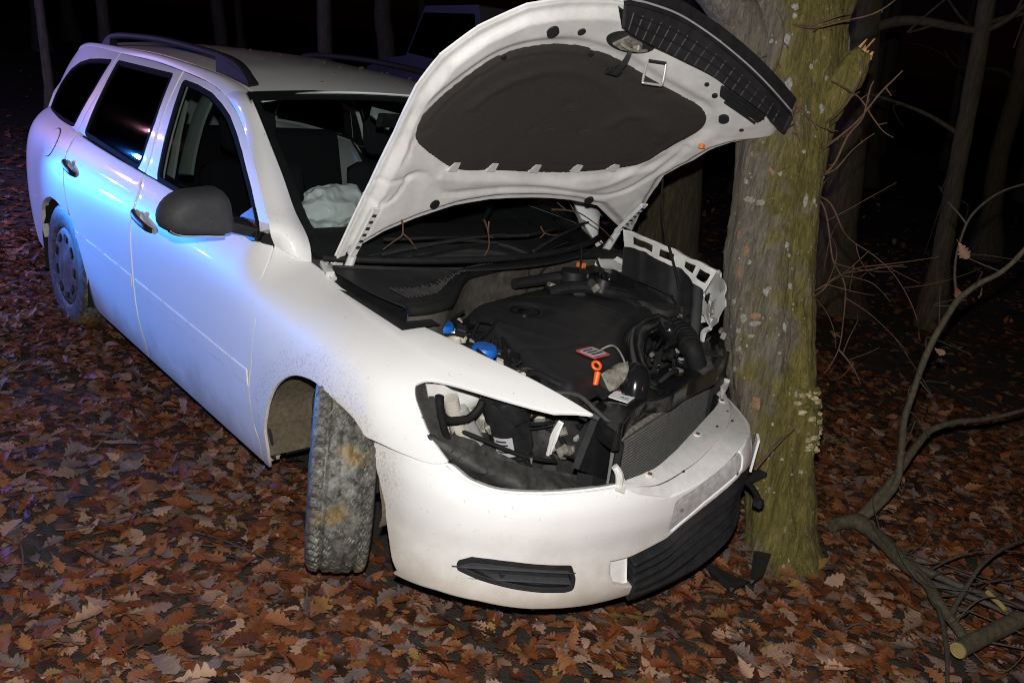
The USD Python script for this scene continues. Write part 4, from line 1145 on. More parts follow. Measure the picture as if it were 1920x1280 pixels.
beads = [spl(T["bead%d" % k], 40) for k in range(5)]
bead5 = np.array(T["bead5"])


def frame_h(P):
    do = seg_dist(P, np.vstack([bon, bon[:1]]))
    dp = seg_dist(P, np.vstack([pad_s, pad_s[:1]]))
    inside = shapely.contains_xy(pad_p, P[:, 0], P[:, 1])
    h = .024 * sstep(do, .018, .040)
    h -= .012 * sstep(.050 - dp, 0, .035)
    h = np.where(inside, .010, h)
    b0 = seg_dist(P, beads[0])
    below = b0
    h -= .009 * np.exp(-(b0 / .010) ** 2)
    h += .006 * np.exp(-((seg_dist(P, beads[1])) / .016) ** 2)
    for k, (w, g) in ((2, (.006, .005)), (3, (.006, .006)), (4, (.006, .006))):
        h -= g * np.exp(-(seg_dist(P, beads[k]) / w) ** 2)
    h -= .006 * np.exp(-(seg_dist(P, bead5) / .006) ** 2)
    # the buckled left part
    k = sstep(P[:, 0], .15, .6)
    h += k * (meshkit.fbm(np.c_[P * 7, P[:, :1] * 0], 3, 4) - .5) * .022 * (~inside) * sstep(1.02 - P[:, 1], .04, .14)
    return h


under = cut(H_surf, bon_p, .011, .011, depth=.010, roll=.003, disp=None, rimmed=False)
# orient so that the normals face the engine (down and forward)
if np.array(under.face_normals)[:, 2].mean() > 0:
    under.faces = under.faces[:, ::-1]
n_ = np.array(under.vertex_normals)
import scipy.interpolate as _si


def h_param(sheet, S, u0, v0, it=0):
    return None


def cutH(poly, step, disp, depth, roll=.003, rimmed=True):
    holder = {}

    def dfun(uq):
        holder["uv"] = uq
        return np.zeros(len(uq))
    mm = cut(H_surf, poly, step, step, disp=dfun, rimmed=False)
    uq = holder["uv"]
    if np.array(mm.face_normals)[:, 2].mean() > 0:
        mm.faces = mm.faces[:, ::-1]
        mm._cache.clear()
    mm = trimesh.Trimesh(mm.vertices, mm.faces, process=False)
    nn = area_normals(mm)
    mm.vertices = np.array(mm.vertices) + nn * disp(uq)[:, None]
    return rim(mm, depth, roll) if rimmed else mm


def Hn(y, v, d=0.0):
    """Points on the bonnet's under side lifted d towards the engine."""
    y, v = np.atleast_1d(y).astype(float), np.atleast_1d(v).astype(float)
    p = H_surf(y, v)
    e = 1e-3
    n = unit(np.cross(H_surf(y + e, v) - p, H_surf(y, v + e) - p))
    n = np.where(n[:, 2:3] > 0, -n, n)
    return p + n * np.broadcast_to(d, (len(y),))[:, None]


bonnet = part("bonnet", cutH(bon_p, .010, frame_h, .016, .004), "primer_white", CAR, 40, "white sprung bonnet seen from below, its left front corner buckled")
outer = cutH(bon_p.buffer(.004), .03, lambda uv: np.full(len(uv), -.012), .004, .002)
outer.faces = outer.faces[:, ::-1]
part("outer_skin", outer, wht, bonnet, 40)


def pad_h(P):
    d = seg_dist(P, np.vstack([pad_s, pad_s[:1]]))
    h = .012 + .008 * sstep(d, 0, .02) - .004 * np.exp(-((d - .035) / .006) ** 2)
    h += .010 * (meshkit.fbm(np.c_[P * 3.2, P[:, :1] * 0 + 1], 3, 9) - .5) * sstep(d, 0, .08)
    ridge = seg_dist(P, spl([[-.36, .62], [-.25, .74], [-.05, .80], [.12, .77], [.28, .70], [.42, .66]], 30))
    h += .007 * np.exp(-(ridge / .02) ** 2)
    for c in T["padl"]:
        h -= .006 * np.exp(-(np.linalg.norm(P - np.array(c), axis=1) / .013) ** 2)
    h += .006 * np.exp(-((np.linalg.norm((P - [.34, .62]) * [1, 1.1], axis=1) - .10) / .02) ** 2) * (P[:, 1] > .6)
    return h


pad = part("insulation_pad", cutH(pad_p, .012, pad_h, .010, .004), "pad_felt", bonnet, 60, "dark felt sound pad with pressed ribs")
for y0, v0, w in ((.02, .545, .05), (.16, .56, .045), (.05, .65, .04)):
    c = Hn([y0], [v0], .0215)[0]
    ex, ey = H_surf([y0 + .01], [v0])[0] - H_surf([y0], [v0])[0], H_surf([y0], [v0 + .01])[0] - H_surf([y0], [v0])[0]
    part("pad_mark", prism(sbox(-w / 2, -.008, w / 2, .012).difference(sbox(-w / 3, -.002, w / 3, .006)), .002, c, unit(ex) + .35 * unit(ey), ey), "dusty_black", pad)
for k, (y0, v0) in enumerate(T["padl"][:2]):
    c = Hn([y0], [v0], .016)[0]
    part("pad_clip", disc(c, Hn([y0], [v0], .03)[0] - c, .009, .008, 14), "black_plastic", pad)
for y0, v0 in T["btabs"]:
    q = np.vstack([Hn([y0 - .020, y0 + .020], [v0 - .012, v0 - .012], .012), Hn([y0 - .012, y0 + .012], [v0 + .030, v0 + .030], .026), Hn([y0 - .020, y0 + .020], [v0 - .012, v0 - .012], .022), Hn([y0 - .012, y0 + .012], [v0 + .030, v0 + .030], .029)])
    part("pad_tab", hull(q), "primer_white", bonnet)
bh = T["bholes"]
for k, r in ((0, .019), (1, .019), (2, .013), (3, .019), (4, .010), (5, .018), (6, .008), (7, .008)):
    c = Hn(bh[k][:1], bh[k][1:], .0245 if k < 2 else .026)[0]
    d = Hn(bh[k][:1], bh[k][1:], .06)[0] - c
    mm = disc(c, d, r, .006, 20)
    if k in (3, 5):
        mm = hull(np.vstack([mm.vertices, mm.vertices + unit(Hn([bh[k][0] + .02], [bh[k][1] - .02])[0] - Hn([bh[k][0]], [bh[k][1]])[0]) * .012]))
    part("plug" if k < 2 else "hole", mm, "black_plastic" if k < 2 else "ink", bonnet)
c = Hn(*[[q] for q in bh[8]], .026)[0]
part("amber_clip", rbox((.018, .026, .02), .004, c), "amber_clip", bonnet)
# latch under the nose
c0 = Hn([.045], [.965], .012)[0]
exl = unit(H_surf([.06], [.96])[0] - H_surf([.03], [.96])[0]); eyl = unit(H_surf([.045], [.975])[0] - H_surf([.045], [.945])[0]); nl = unit(Hn([.045], [.96], .02)[0] - Hn([.045], [.96], 0)[0])
ell = shapely.affinity.scale(Point(0, 0).buffer(1, 24), .095, .042)
lat = part("latch", prism(ell, .016, c0, exl, eyl), "ink", bonnet, label="dark opening with the steel bonnet latch in it")
part("latch_plate", [prism(lpoly([[-.06, -.02], [-.02, -.03], [.03, -.024], [.035, .012], [-.03, .024]]), .008, c0 + nl * .016, exl, eyl), tube([c0 + nl * .03 - exl * .05, c0 + nl * .045, c0 + nl * .03 + exl * .06], .005, 7), disc(c0 + nl * .028 - exl * .035, nl, .011, .014, 12), rbox((.03, .02, .02), .004, c0 + nl * .03 + exl * .02)], "dirty_metal", lat)
tp = [c0 + nl * .03 - eyl * .005 + exl * .0, c0 + nl * .05 - eyl * .05 + exl * .006, c0 + nl * .048 - eyl * .10 + exl * .004]
part("latch_tongue", [tube(tp, [.008, .011, .012], 4, 9), rbox((.055, .03, .014), .005, tp[-1], np.stack([exl, eyl, nl], 1))], "black_plastic", lat)
# striker loop
p4 = np.array([bh[10], bh[11]])
s0, s1 = Hn([.158], [.918], .024)[0], Hn([.215], [.935], .024)[0]
sd = nl * .055 - eyl * .045
part("striker", tube([s0, s0 + sd, s0 + sd + (s1 - s0) * .18, s1 + sd - (s1 - s0) * .1, s1 + sd, s1], .0042, 8, 40), "aluminium", bonnet)
part("striker_slot", rbox((.062, .014, .006), .002, (s0 + s1) / 2 + nl * .002, np.stack([unit(s1 - s0), unit(np.cross(nl, s1 - s0)), nl], 1)), "ink", bonnet)
# hinge arms with their slots
for sgn, (ya, va, yb, vb) in ((-1, (-.590, .030, -.565, .225)), (1, (.655, .10, .64, .30))):
    a, b = Hn([ya], [va], .020)[0], Hn([yb], [vb], .026)[0]
    d, nn = unit(b - a), unit(Hn([ya], [va], .1)[0] - Hn([ya], [va])[0])
    sd = unit(np.cross(nn, d))
    arm = part("hinge_arm", [rbox((.034, np.linalg.norm(b - a), .010), .003, (a + b) / 2, np.stack([sd, d, nn], 1)), rbox((.008, np.linalg.norm(b - a) * .97, .018), .003, (a + b) / 2 + sd * .017 + nn * .005, np.stack([sd, d, nn], 1)), tube([a + nn * .004, a - d * .05 - A(0, 0, .03), a - d * .06 - A(.02, 0, .075)], [.014, .016, .018], 8, 9)], "primer_white", bonnet, 35)
    for t in np.linspace(.18, .85, 6):
        part("arm_slot", rbox((.016, .012, .005), .002, a + (b - a) * t + nn * .005 - sd * .004, np.stack([sd, d, nn], 1)), "gap_dark", arm)
# radiator grille along the bonnet's front edge, seen from behind
gt, gb = np.array(T["gtop"]), np.array(T["gbot"])
gty = np.linspace(-.085, .655, 40)
gtv = _P(*np.array(sorted(T["gtop"])).T)(gty) + .004
gbv = _P(*np.array(sorted(T["gbot"])).T)(np.clip(gty, -.09, .57))
gbv = np.where(gty > .57, np.interp(gty, [.57, .66], [.985, .965]), gbv)
gbv = np.minimum(gbv, gtv - .012)
G1, G2 = Hn(gty, gtv, .016), Hn(gty, gbv, .066)
G1b, G2b = Hn(gty, gtv + .022, -.045), Hn(gty, gbv + .01, .0)
gm = loft(G1, G2, 40, 6, .0)
grl = part("radiator_grille", [rim(gm, .014), loft(G1b, G1, 40, 3), loft(G2, G2b, 40, 3)], "black_plastic", bonnet, 40, "black radiator grille hanging on the bonnet edge, seen from behind")
for k in range(1, 19):
    i = 2 * k
    part("grille_rib", tube([G1[i] * .75 + G2[i] * .25, G2[i] + (G2[i] - G1[i]) * .02], .0028, 5), "dusty_black", grl)
for t in (.3, .62):
    part("grille_edge", tube([G1[i] * (1 - t) + G2[i] * t + (Hn([gty[i]], [gbv[i]], 1)[0] - Hn([gty[i]], [gbv[i]], 0)[0]) * .006 for i in range(2, 40, 3)], .003, 6, 40), "black_plastic", grl)
part("chrome_edge", tube(Hn(gty[::3], gtv[::3] + .006, -.002), .0035, 7, 40), "aluminium", grl)
cav_y = np.linspace(.44, .60, 12)
part("grille_opening", cutH(lpoly([[.40, .965], [.46, .985], [.58, .975], [.60, .925], [.52, .915], [.43, .93]]), .03, lambda uv: np.full(len(uv), .040), .006), "ink", grl)
for k in range(4):
    part("grille_slat", tube(Hn([.42 + .01 * k, .50, .585], [.975 - .016 * k, .972 - .016 * k, .955 - .012 * k], .050), .004, 6), "black_plastic", grl)
# prop rod
pr_ = np.array(D["prop"])
part("prop_rod", tube(pr_, [.004, .004, .005, .007], 8, 24), "black_rubber", CAR)

# ================================================================ engine bay
z80 = np.array(D["cover"])
cov = spl(z80[:, :2], 90, closed=True)
cov_p = lpoly(cov)


def cov_h(x, y):
    P = np.c_[x, y]
    d = seg_dist(P, np.vstack([cov, cov[:1]]))
    z = .745 + .055 * sstep(d, -.005, .05)
    z += .016 * np.exp(-(((P - [.06, .10]) ** 2).sum(1) / .02))
    e = np.array(D["emblem"])[0]
    r = np.linalg.norm(P - e[:2], axis=1)
    z -= .010 * sstep(.085 - r, 0, .012) - .004 * np.exp(-((r - .05) / .008) ** 2)
    for ln in ("coverline", "coverline2"):
        z -= .008 * np.exp(-(seg_dist(P, spl(np.array(D[ln])[:, :2], 40)) / .009) ** 2)
    for t in np.linspace(.06, .56, 5):
        z += .004 * np.exp(-((P[:, 1] - (.25 - t * 1.2) - .3 * P[:, 0]) / .012) ** 2) * sstep(d, .03, .06)
    return np.stack([x, y, z], 1)


cover = part("engine_cover", fix(cut(cov_h, cov_p, .016, .016, depth=.03, roll=.004)), "black_cover", CAR, 40, "black plastic engine cover")
e = np.array(D["emblem"])[0]
part("emblem_ring", trimesh.creation.annulus(.047, .052, .004).apply_translation((e[0], e[1], cov_h(A(e[0]), A(e[1]))[0, 2] + .006)), "black_gloss", cover)
part("emblem_mark", prism(lpoly([[-.03, -.006], [.0, .004], [.028, -.01], [.02, .02], [0, .03], [-.02, .02]]), .004, (e[0], e[1], cov_h(A(e[0]), A(e[1]))[0, 2] + .003), (0, 1, 0), (-1, 0, 0)), "black_gloss", cover)
lb = np.array(D["label"])
lc = lb.mean(0); lx = unit(lb[1] - lb[0]); ly = unit(lb[0] - lb[3])
lz = float(cov_h(A(lc[0]), A(lc[1]))[0, 2]) + .004
lw, lh = np.linalg.norm(lb[1] - lb[0]) / 2, np.linalg.norm(lb[0] - lb[3]) / 2
lab = part("warning_label", prism(rounded(sbox(-lw, -lh, lw, lh), .008), .003, (lc[0], lc[1], lz), lx, ly), "sticker_red", cover)
part("label_field", prism(rounded(sbox(-lw * .86, -lh * .72, lw * .86, lh * .72), .006), .002, (lc[0], lc[1], lz + .0025), lx, ly), "sticker_grey", lab)
for k in range(3):
    part("label_line", prism(sbox(-lw * .7, -lh * .5 + k * lh * .42, lw * (.6 - .1 * k), -lh * .5 + k * lh * .42 + lh * .14), .001, (lc[0], lc[1], lz + .0048), lx, ly), "ink", lab)
# block below
part("engine_block", [rbox((.50, .80, .35), .05, (.20, .05, .50)), rbox((.25, .30, .3), .04, (.30, -.42, .42))], "dusty_black", CAR)
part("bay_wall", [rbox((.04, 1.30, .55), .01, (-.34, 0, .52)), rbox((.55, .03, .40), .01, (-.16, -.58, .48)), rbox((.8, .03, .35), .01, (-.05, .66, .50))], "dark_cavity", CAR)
# firewall below the seal
sl = np.array(D["seal"])
fw = loft(smoothpath(sl, 40)[:30] - A(0, 0, .012), smoothpath(sl, 40)[:30] + A(.035, .0, -.22), 40, 7, .015)
fw.vertices += ((meshkit.fbm(fw.vertices * 12, 3, 6) - .5) * .02)[:, None] * A(1, .3, .3)
part("bulkhead", fix(rim(fw, .006)), "firewall_grey", CAR, 40)
# rubber seal and the scuttle tray behind it
part("bay_seal", [tube(sl, .017, 10, 60), tube(sl + A(-.022, 0, .010), .012, 8, 60)], "black_rubber", CAR, 50)
sc = np.array(D["scuttle"])
sc_f = smoothpath(sl[:11] + A(-.018, 0, .004), 40)
sc_m = W_surf(np.linspace(-.66, .70, 40), np.full(40, -.05)) + A(.035, 0, -.006)
tray = loft(sc_m, sc_f, 40, 9, .012)
if np.array(tray.vertex_normals)[:, 2].mean() < 0:
    tray.faces = tray.faces[:, ::-1]
scut = part("scuttle_panel", rim(tray, .008), "black_plastic", CAR, 40, "black scuttle panel under the windscreen")
part("scuttle_end", grid(lambda x, y: np.stack([x, y, .872 - .05 * (x + .33)], 1), np.linspace(-.37, .12, 8), np.linspace(-.69, -.55, 5)), "black_plastic", scut, 40)
# intake grille on the scuttle: close ribs
for k in range(46):
    t = k / 45
    i = int(1 + t * 17)
    a = sc_m[i] * (.34 - .1 * t) + sc_f[i] * (.66 + .1 * t)
    b = sc_m[i] * .10 + sc_f[i] * .90
    f_ = t * 17 + 1 - i
    a = a + (sc_m[i + 1] - sc_m[i]) * f_; b = b + (sc_f[i + 1] - sc_f[i]) * f_
    part("scuttle_rib", rbox((np.linalg.norm(a - b), .0028, .006), .001, (a + b) / 2 + A(0, 0, .0165), frame_to(np.cross(unit(a - b), A(0, 0, 1)), A(0, 0, 1)) @ np.array([[0, 0, 1], [1, 0, 0], [0, 1, 0]]).T if False else np.stack([unit(a - b), unit(np.cross(A(0, 0, 1), a - b)), np.cross(unit(a - b), unit(np.cross(A(0, 0, 1), a - b)))], 1)), "dusty_black", scut)
part("screen_seal", tube(W_surf(np.linspace(-.66, .72, 24), np.full(24, -.035)) + A(.012, 0, .010), .013, 8, 60), "black_rubber", CAR, 50)
for y0, y1 in ((-.50, .02), (.10, .60)):                              # wiper arms
    a, b = W_surf([y0], [-.03])[0] + A(.03, 0, .03), W_surf([y1], [.075])[0] + A(.02, 0, .02)
    part("wiper", [tube([a, (a + b) / 2 + A(.01, 0, .012), b], [.008, .007, .005], 7), tube([W_surf([y0 + .05], [.07])[0] + A(.012, 0, .012), W_surf([y1 + .12], [.07])[0] + A(.012, 0, .012)], .006, 6)], "black_plastic", CAR)
# left inner wing rail, punched with openings, crumpled at its front end
ro, ri = np.array(D["rail_o"]), np.array(D["rail_i"])
n_r = 46
RO, RI = smoothpath(ro, n_r), smoothpath(ri, n_r) - A(0, 0, .0)
RO = RO + (meshkit.fbm(RO * 11, 3, 71) - .5)[:, None] * A(0, .03, .022)
RI = RI + (meshkit.fbm(RI * 11, 3, 72) - .5)[:, None] * A(0, .05, .026)
lipm = loft(RO + A(0, .012, -.002), RO + A(0, -.012, .0), n_r, 3, .0)
web_ = lambda u, t: None
Wt, Wb = RO + A(0, -.012, 0), RI - A(0, .012, .004)


def webS(u, t):
    i = np.clip(u, 0, 1) * (n_r - 1)
    k = np.clip(i.astype(int), 0, n_r - 2); f = (i - k)[:, None]
    a, b = Wt[k] * (1 - f) + Wt[k + 1] * f, Wb[k] * (1 - f) + Wb[k + 1] * f
    return a * (1 - t[:, None]) + b * t[:, None]


wp = sbox(0, 0, 1, 1)
for u0, u1 in ((.10, .34), (.42, .58), (.70, .82), (.86, .975)):
    wp = wp.difference(rounded(sbox(u0, .24, u1, .70), .02))
web = cut(webS, wp, .04, .12, depth=.006, roll=.0015)
if np.array(web.face_normals)[:, 1].mean() > 0:
    web.faces = web.faces[:, ::-1]
if np.array(lipm.face_normals)[:, 2].mean() < 0:
    lipm.faces = lipm.faces[:, ::-1]
part("inner_wing_rail", [rim(lipm, .006, .0015), web], "primer_white", CAR, 35, "white punched rail of the crushed left wing")
part("inner_wing", fix(rim(loft(Wb + A(0, -.01, .01), Wb + A(.06, -.06, -.20), n_r, 4, .01), .005)), "black_plastic", CAR, 35)
# crumpled metal at the front end
cr3 = np.array(D["crush"])
cen = cr3.mean(0)
V = [cen]
F = []
ring2 = []
for k in range(len(cr3)):
    V.append(cr3[k]); 
for k in range(len(cr3)):
    V.append((cr3[k] + cen) / 2 + A(*RNG.normal(0, .022, 3)))
n = len(cr3)
for k in range(n):
    a, b, c_, d_ = 1 + k, 1 + (k + 1) % n, 1 + n + k, 1 + n + (k + 1) % n
    F += [[a, b, d_], [a, d_, c_], [c_, d_, 0]]
cm = trimesh.Trimesh(V, F, process=False)
cm = cm.subdivide().subdivide()
cm.vertices += unit(A(.6, -.3, .3)) * ((np.abs(meshkit.noise(cm.vertices * 22, 3) - .5) * 2) * .035)[:, None]
fix(cm)
if np.array(cm.face_normals)[:, 0].mean() < 0:
    cm.invert()
part("crumpled_wing_end", rim(cm, .006), "primer_white", CAR, 25, "torn and crumpled white sheet metal beside the tree")
hole = cr3[6] * .35 + cen * .65
part("crumple_hole", hull(hole + A(.02, -.02, .03) + RNG.normal(0, .014, (12, 3))), "ink", CAR)
part("torn_strip", tube([cr3[4] + A(0, 0, .0), cr3[5] * .7 + cr3[4] * .3 + A(.02, -.03, -.05), cr3[5] + A(.05, -.05, -.10)], [.010, .012, .008], 5, 9), "primer_white", CAR, 20)
# outer left wing, pushed back (seen from the side only)
wl = lpoly([[-.42, .10], [-.44, .90], [-.2, .90], [.05, .88], [.15, .80], [.16, .60], [.1, .56], [-.1, .57], [-.25, .48], [-.36, .30], [-.385, .15]])
lw_ = mirror(cutL(wl, depth=.02))
lw_.vertices += A(0, -.05, .05) * sstep(lw_.vertices[:, 0], -.4, .1)[:, None]
part("wing", lw_, wht, CAR, 40, "crushed white left front wing")
# suspension turret edge, cloth, hoses on the left of the bay
st = np.array(D["strut"])
tm = loft(st[:5], st[[0, 7, 6, 5, 4]] + A(.0, 0, -.03), 26, 4, .008)
part("strut_turret", fix(rim(tm, .01)), "primer_white", CAR, 40)
ck = np.array(D["cloth"])
cl = fix(cut(lambda x, y: np.stack([x, y, .79 + .03 * meshkit.fbm(np.c_[x, y, x * 0] * 9, 3, 2)], 1), lpoly(ck[:, :2]).buffer(.04), .02, .02, depth=.03))
if np.array(cl.face_normals)[:, 2].mean() < 0:
    cl.invert()
part("battery_cover", cl, "dusty_black", CAR, 60)
part("coolant_tank", [rbox((.16, .20, .12), .03, (-.12, .46, .80)), disc(A(-.10, .44, .87), A(0, 0, 1), .035, .03, 20)], "black_gloss", CAR)
part("engine_top", [rbox((.20, .34, .10), .03, (-.20, .42, .80), euler(0, 0, 8)), rbox((.26, .22, .12), .03, (-.02, .52, .76), euler(0, 8, -12)), disc(A(-.16, .30, .855), A(0, 0, 1), .05, .05, 22), disc(A(-.06, .36, .84), A(0, .3, 1), .032, .05, 18), tube([A(-.22, .05, .83), A(-.21, .22, .84), A(-.14, .36, .86)], [.02, .022, .02], 10)], "black_cover", CAR, 35)
part("turbo_hose", tube([A(-.16, .18, .80), A(-.10, .30, .83), A(-.02, .40, .82), A(.02, .50, .80)], [.022, .026, .026, .022], 10), "black_rubber", CAR)
for q in D["amber"]:
    part("amber_connector", rbox((.035, .03, .022), .005, np.array(q)), "amber_clip", CAR)
# intake duct: fat glossy pipe
dd = np.array(D["duct"])
part("intake_duct", tube(np.vstack([dd[:1] + A(.02, -.02, -.10), dd + A(0, 0, -.02), dd[-1:] + A(-.03, .06, -.08)]), [.045, .044, .042, .040, .040, .038, .036], 20, 50), "black_gloss", CAR, 60)
d2 = np.array(D["duct2"])
part("intake_hose", [tube(np.vstack([d2, d2[-1:] + A(.03, .02, -.06)]), [.032, .035, .034, .032], 16, 30)] + [lathe([(.035, -.004), (.039, 0), (.035, .004)], smoothpath(d2, 8)[k], smoothpath(d2, 8)[min(k + 1, 7)] - smoothpath(d2, 8)[max(k - 1, 0)], 20) for k in range(8)], "black_rubber", CAR, 60)
# dipstick, filler
dp_ = np.array(D["dip"])
ring = trimesh.creation.torus(.0125, .0048, major_sections=28, minor_sections=12)
ring.apply_transform(rot4(euler(35, 25, 40)))
ring.apply_translation(dp_[0] + A(-.012, .004, .020))
part("dipstick", [ring, tube([dp_[0] + A(0, 0, .004), dp_[0] + A(.012, -.015, -.03)], [.010, .008], 8)], "orange_plastic", CAR, 60)
fl_ = np.array(D["filler"])
fd_ = unit(fl_[1] - fl_[0])
part("filler_neck", [lathe([(.002, 0), (.030, 0), (.032, .02), (.024, .03), (.026, .05), (.034, .06), (.034, .085), (.028, .09), (.028, .15)], fl_[0] + A(0, 0, -.005), fd_ + A(0, 0, .1), 22)], "dirty_metal", CAR, 40)
part("cable", tube([A(.42, -.16, .815), A(.46, -.14, .845), A(.52, -.16, .83), A(.56, -.18, .79)], .003, 6, 20), "dirty_metal", CAR)
part("coolant_hose", tube(np.array(D["chose"]), [.016, .017, .017, .016], 14, 30), "black_rubber", CAR, 60)
# front panel (lock carrier)
lt = np.array(D["lc_top"])
lp = lpoly(lt[:, :2])
lcx = lambda x, y: np.stack([x, y, .712 + .012 * meshkit.fbm(np.c_[x, y, x * 0] * 8, 2, 1) + .014 * sstep(.70 - x - .55 * y - .06, .06, .12) * 1.0], 1)
lcm = fix(cut(lcx, rounded(lp, .008), .018, .018, depth=.055, roll=.004))
if np.array(lcm.face_normals)[:, 2].mean() < 0:
    lcm.invert()
lock = part("lock_carrier", lcm, "black_gloss", CAR, 40, "black front panel across the radiator")
sp = np.array(D["sticker"])
sz = A(0, 0, .030)
sc_, sx_, sy_ = sp.mean(0), sp[1] - sp[0], sp[0] - sp[3]
zs = max(float(lcx(A(q[0]), A(q[1]))[0, 2]) for q in sp) + .003
hw, hh = np.linalg.norm(sx_) / 2, np.linalg.norm(sp[1] - sp[2]) / 2
sx_ = unit(sx_ * A(1, 1, 0)); sy_ = np.cross(A(0, 0, 1), sx_)
stk = part("info_sticker", prism(sbox(-hw, -hh, hw, hh), .002, (sc_[0], sc_[1], zs), sx_, sy_), "sticker_white", lock, label="white information sticker")
ring = prism(Point(0, 0).buffer(.013).difference(Point(0, 0).buffer(.010)), .001, (sc_[0], sc_[1], zs + .0022), sx_, sy_)
part("sticker_symbol", [ring, prism(sbox(-.004, -.006, .004, .006), .001, (sc_[0], sc_[1], zs + .0022), sx_, sy_)], "ink", stk)
tx = meshkit.text_mesh("AC", .014, .001)
tx.apply_transform(rot4(np.stack([-sy_, sx_, A(0, 0, 1)], 1)))
tx.apply_translation(A(sc_[0], sc_[1], zs + .0022) - sx_ * (hw - .018) + sy_ * (.002))
part("sticker_letters", tx, "ink", stk)
part("sticker_mark", [prism(sbox(-.012, -.004, .012, .004), .001, A(sc_[0], sc_[1], zs + .0022) + sx_ * hw * .55 + sy_ * hh * .6, sx_, sy_), prism(sbox(-.012, -.004, .012, .004), .001, A(sc_[0], sc_[1], zs + .0022) + sx_ * hw * .2 + sy_ * hh * .75, sx_, sy_)], "sticker_red", stk)
s2 = np.array(D["sticker2"]).mean(0)
part("small_sticker", disc(A(s2[0], s2[1], float(lcx(A(s2[0]), A(s2[1]))[0, 2]) + .004), A(0, 0, 1), .011, .003, 16), "sticker_grey", lock)
hq = np.array(D["lc_hole"]).mean(0)
part("catch_hole", rbox((.03, .05, .01), .003, (hq[0], hq[1], float(lcx(A(hq[0]), A(hq[1]))[0, 2]) + .003)), "dirty_metal", lock)
# condenser with its tubes and the frame round it
cd = np.array(D["cond"]); nb = unit(A(.86, .28, 0))
ub, wb = unit(cd[1] - cd[0]), A(0, 0, 1)
ub = unit(A(ub[0], ub[1], 0))
cp = np.c_[(cd - cd[0]) @ ub, (cd - cd[0])[:, 2]]
cpoly = lpoly([[-.01, .0], [.84, -.05], [.90, -.34], [.02, -.34]])
fr = lambda u, w, d=0.0: cd[0] + np.outer(u, ub) + np.outer(w, wb) + nb * d
core = part("condenser", prism(cpoly, .02, cd[0] - nb * .022, ub, wb), "core_grey", CAR, label="grey condenser of fine horizontal tubes")
if True:
    tubes = []
    for k in range(30):
        w0 = -.012 - .0105 * k
        o_ = fr(np.array([0.004, .84]), np.array([w0, w0 - .055]), .004)
        part("condenser_tube", rbox((np.linalg.norm(o_[1] - o_[0]), .005, .006), .0015, o_.mean(0), np.stack([unit(o_[1] - o_[0]), nb, np.cross(unit(o_[1] - o_[0]), nb)], 1)), "core_grey", core)
ct = np.array(D["condtop"])
part("condenser_header", [tube(ct, .010, 8, 20), disc(ct[-1], ub, .016, .03, 12)], "dirty_metal", CAR)
part("condenser_tank", tube([fr([-.02], [.0], .006)[0], fr([-.015], [-.34], .006)[0]], .012, 8), "black_plastic", CAR)
lg_ = np.array(D["lc_leg"])
lgm = hull(np.vstack([lg_[1:] , lg_[1:] - nb * .02]))
part("carrier_leg", lgm, "black_plastic", CAR, 20)
part("carrier_leg", hull(np.vstack([fr([.80, .92, .95, .84], [.06, .05, -.34, -.34], .02), fr([.80, .92, .95, .84], [.06, .05, -.34, -.34], -.06)])), "black_plastic", CAR, 20)
part("radiator", prism(lpoly([[-.05, .03], [.88, -.01], [.95, -.36], [-.02, -.36]]), .05, cd[0] - nb * .10, ub, wb), "dark_cavity", CAR)
part("crossmember", rbox((.05, 1.0, .07), .012, (.60, .08, .40), euler(0, 0, 18)), "black_plastic", CAR)
# ---- things seen through the headlight opening
part("opening_liner", [fix(rim(loft(L_surf([.300, .315, .36, .41, .455, .488], [.765, .742, .697, .65, .612, .585]) + A(.002, .016, 0), L_surf([.300, .315, .36, .41, .455, .488], [.765, .742, .697, .65, .612, .585]) + A(-.01, .075, .0), 24, 4), .004))], "dusty_black", CAR, 40)
iw = np.array(D["innerwing"])
part("headlight_bracket", fix(rim(fix(trimesh.Trimesh(iw, [[0, 1, 6], [1, 2, 6], [2, 3, 6], [3, 4, 6], [4, 5, 6]], process=False).subdivide()), .006)), "primer_white", CAR, 30)
c0, c1 = np.array(D["canister"])
cdir = unit(c1 - c0)
can = part("filter_canister", lathe([(.002, -.03), (.062, -.03), (.066, -.02), (.066, .02), (.064, .03), (.064, .17), (.058, .185), (.002, .19)], c0, cdir, 36), "black_plastic", CAR, 40, "black canister with a white label in the headlight opening")
tocam = unit(EYE - c0); tocam = unit(tocam - cdir * (tocam @ cdir)); sd = np.cross(cdir, tocam)
aa = np.linspace(-.85, .05, 12)
cl_ = lambda a, t: c0 + np.outer(t, cdir) + .0655 * (np.outer(np.cos(a), tocam) + np.outer(np.sin(a), -sd))
part("canister_label", grid(cl_, aa, np.linspace(.085, .155, 4)), "sticker_grey", can, 60)
for k in range(4):
    part("label_line", grid(lambda a, t: c0 + np.outer(t, cdir) + .0662 * (np.outer(np.cos(a), tocam) + np.outer(np.sin(a), -sd)), np.linspace(-.75, -.25 + .06 * k, 8), np.linspace(.095 + .013 * k, .101 + .013 * k, 2)), "ink", can, 60)
part("washer_neck", tube(np.array(D["tube1"]), [.022, .024, .026], 14, 20), "cream_plastic", CAR, 60)
part("steel_pipe", tube(np.array(D["tube2"]), [.017, .018], 12), "aluminium", CAR, 60)
part("bracket", rbox((.02, .05, .14), .004, (.33, -.60, .60), euler(10, 15, 25)), "cream_plastic", CAR)
part("hose", tube(np.array(D["hose1"]), .011, 10, 40), "black_rubber", CAR, 60)
part("hose", tube(np.array(D["hose0"]), .010, 10, 30), "black_rubber", CAR, 60)
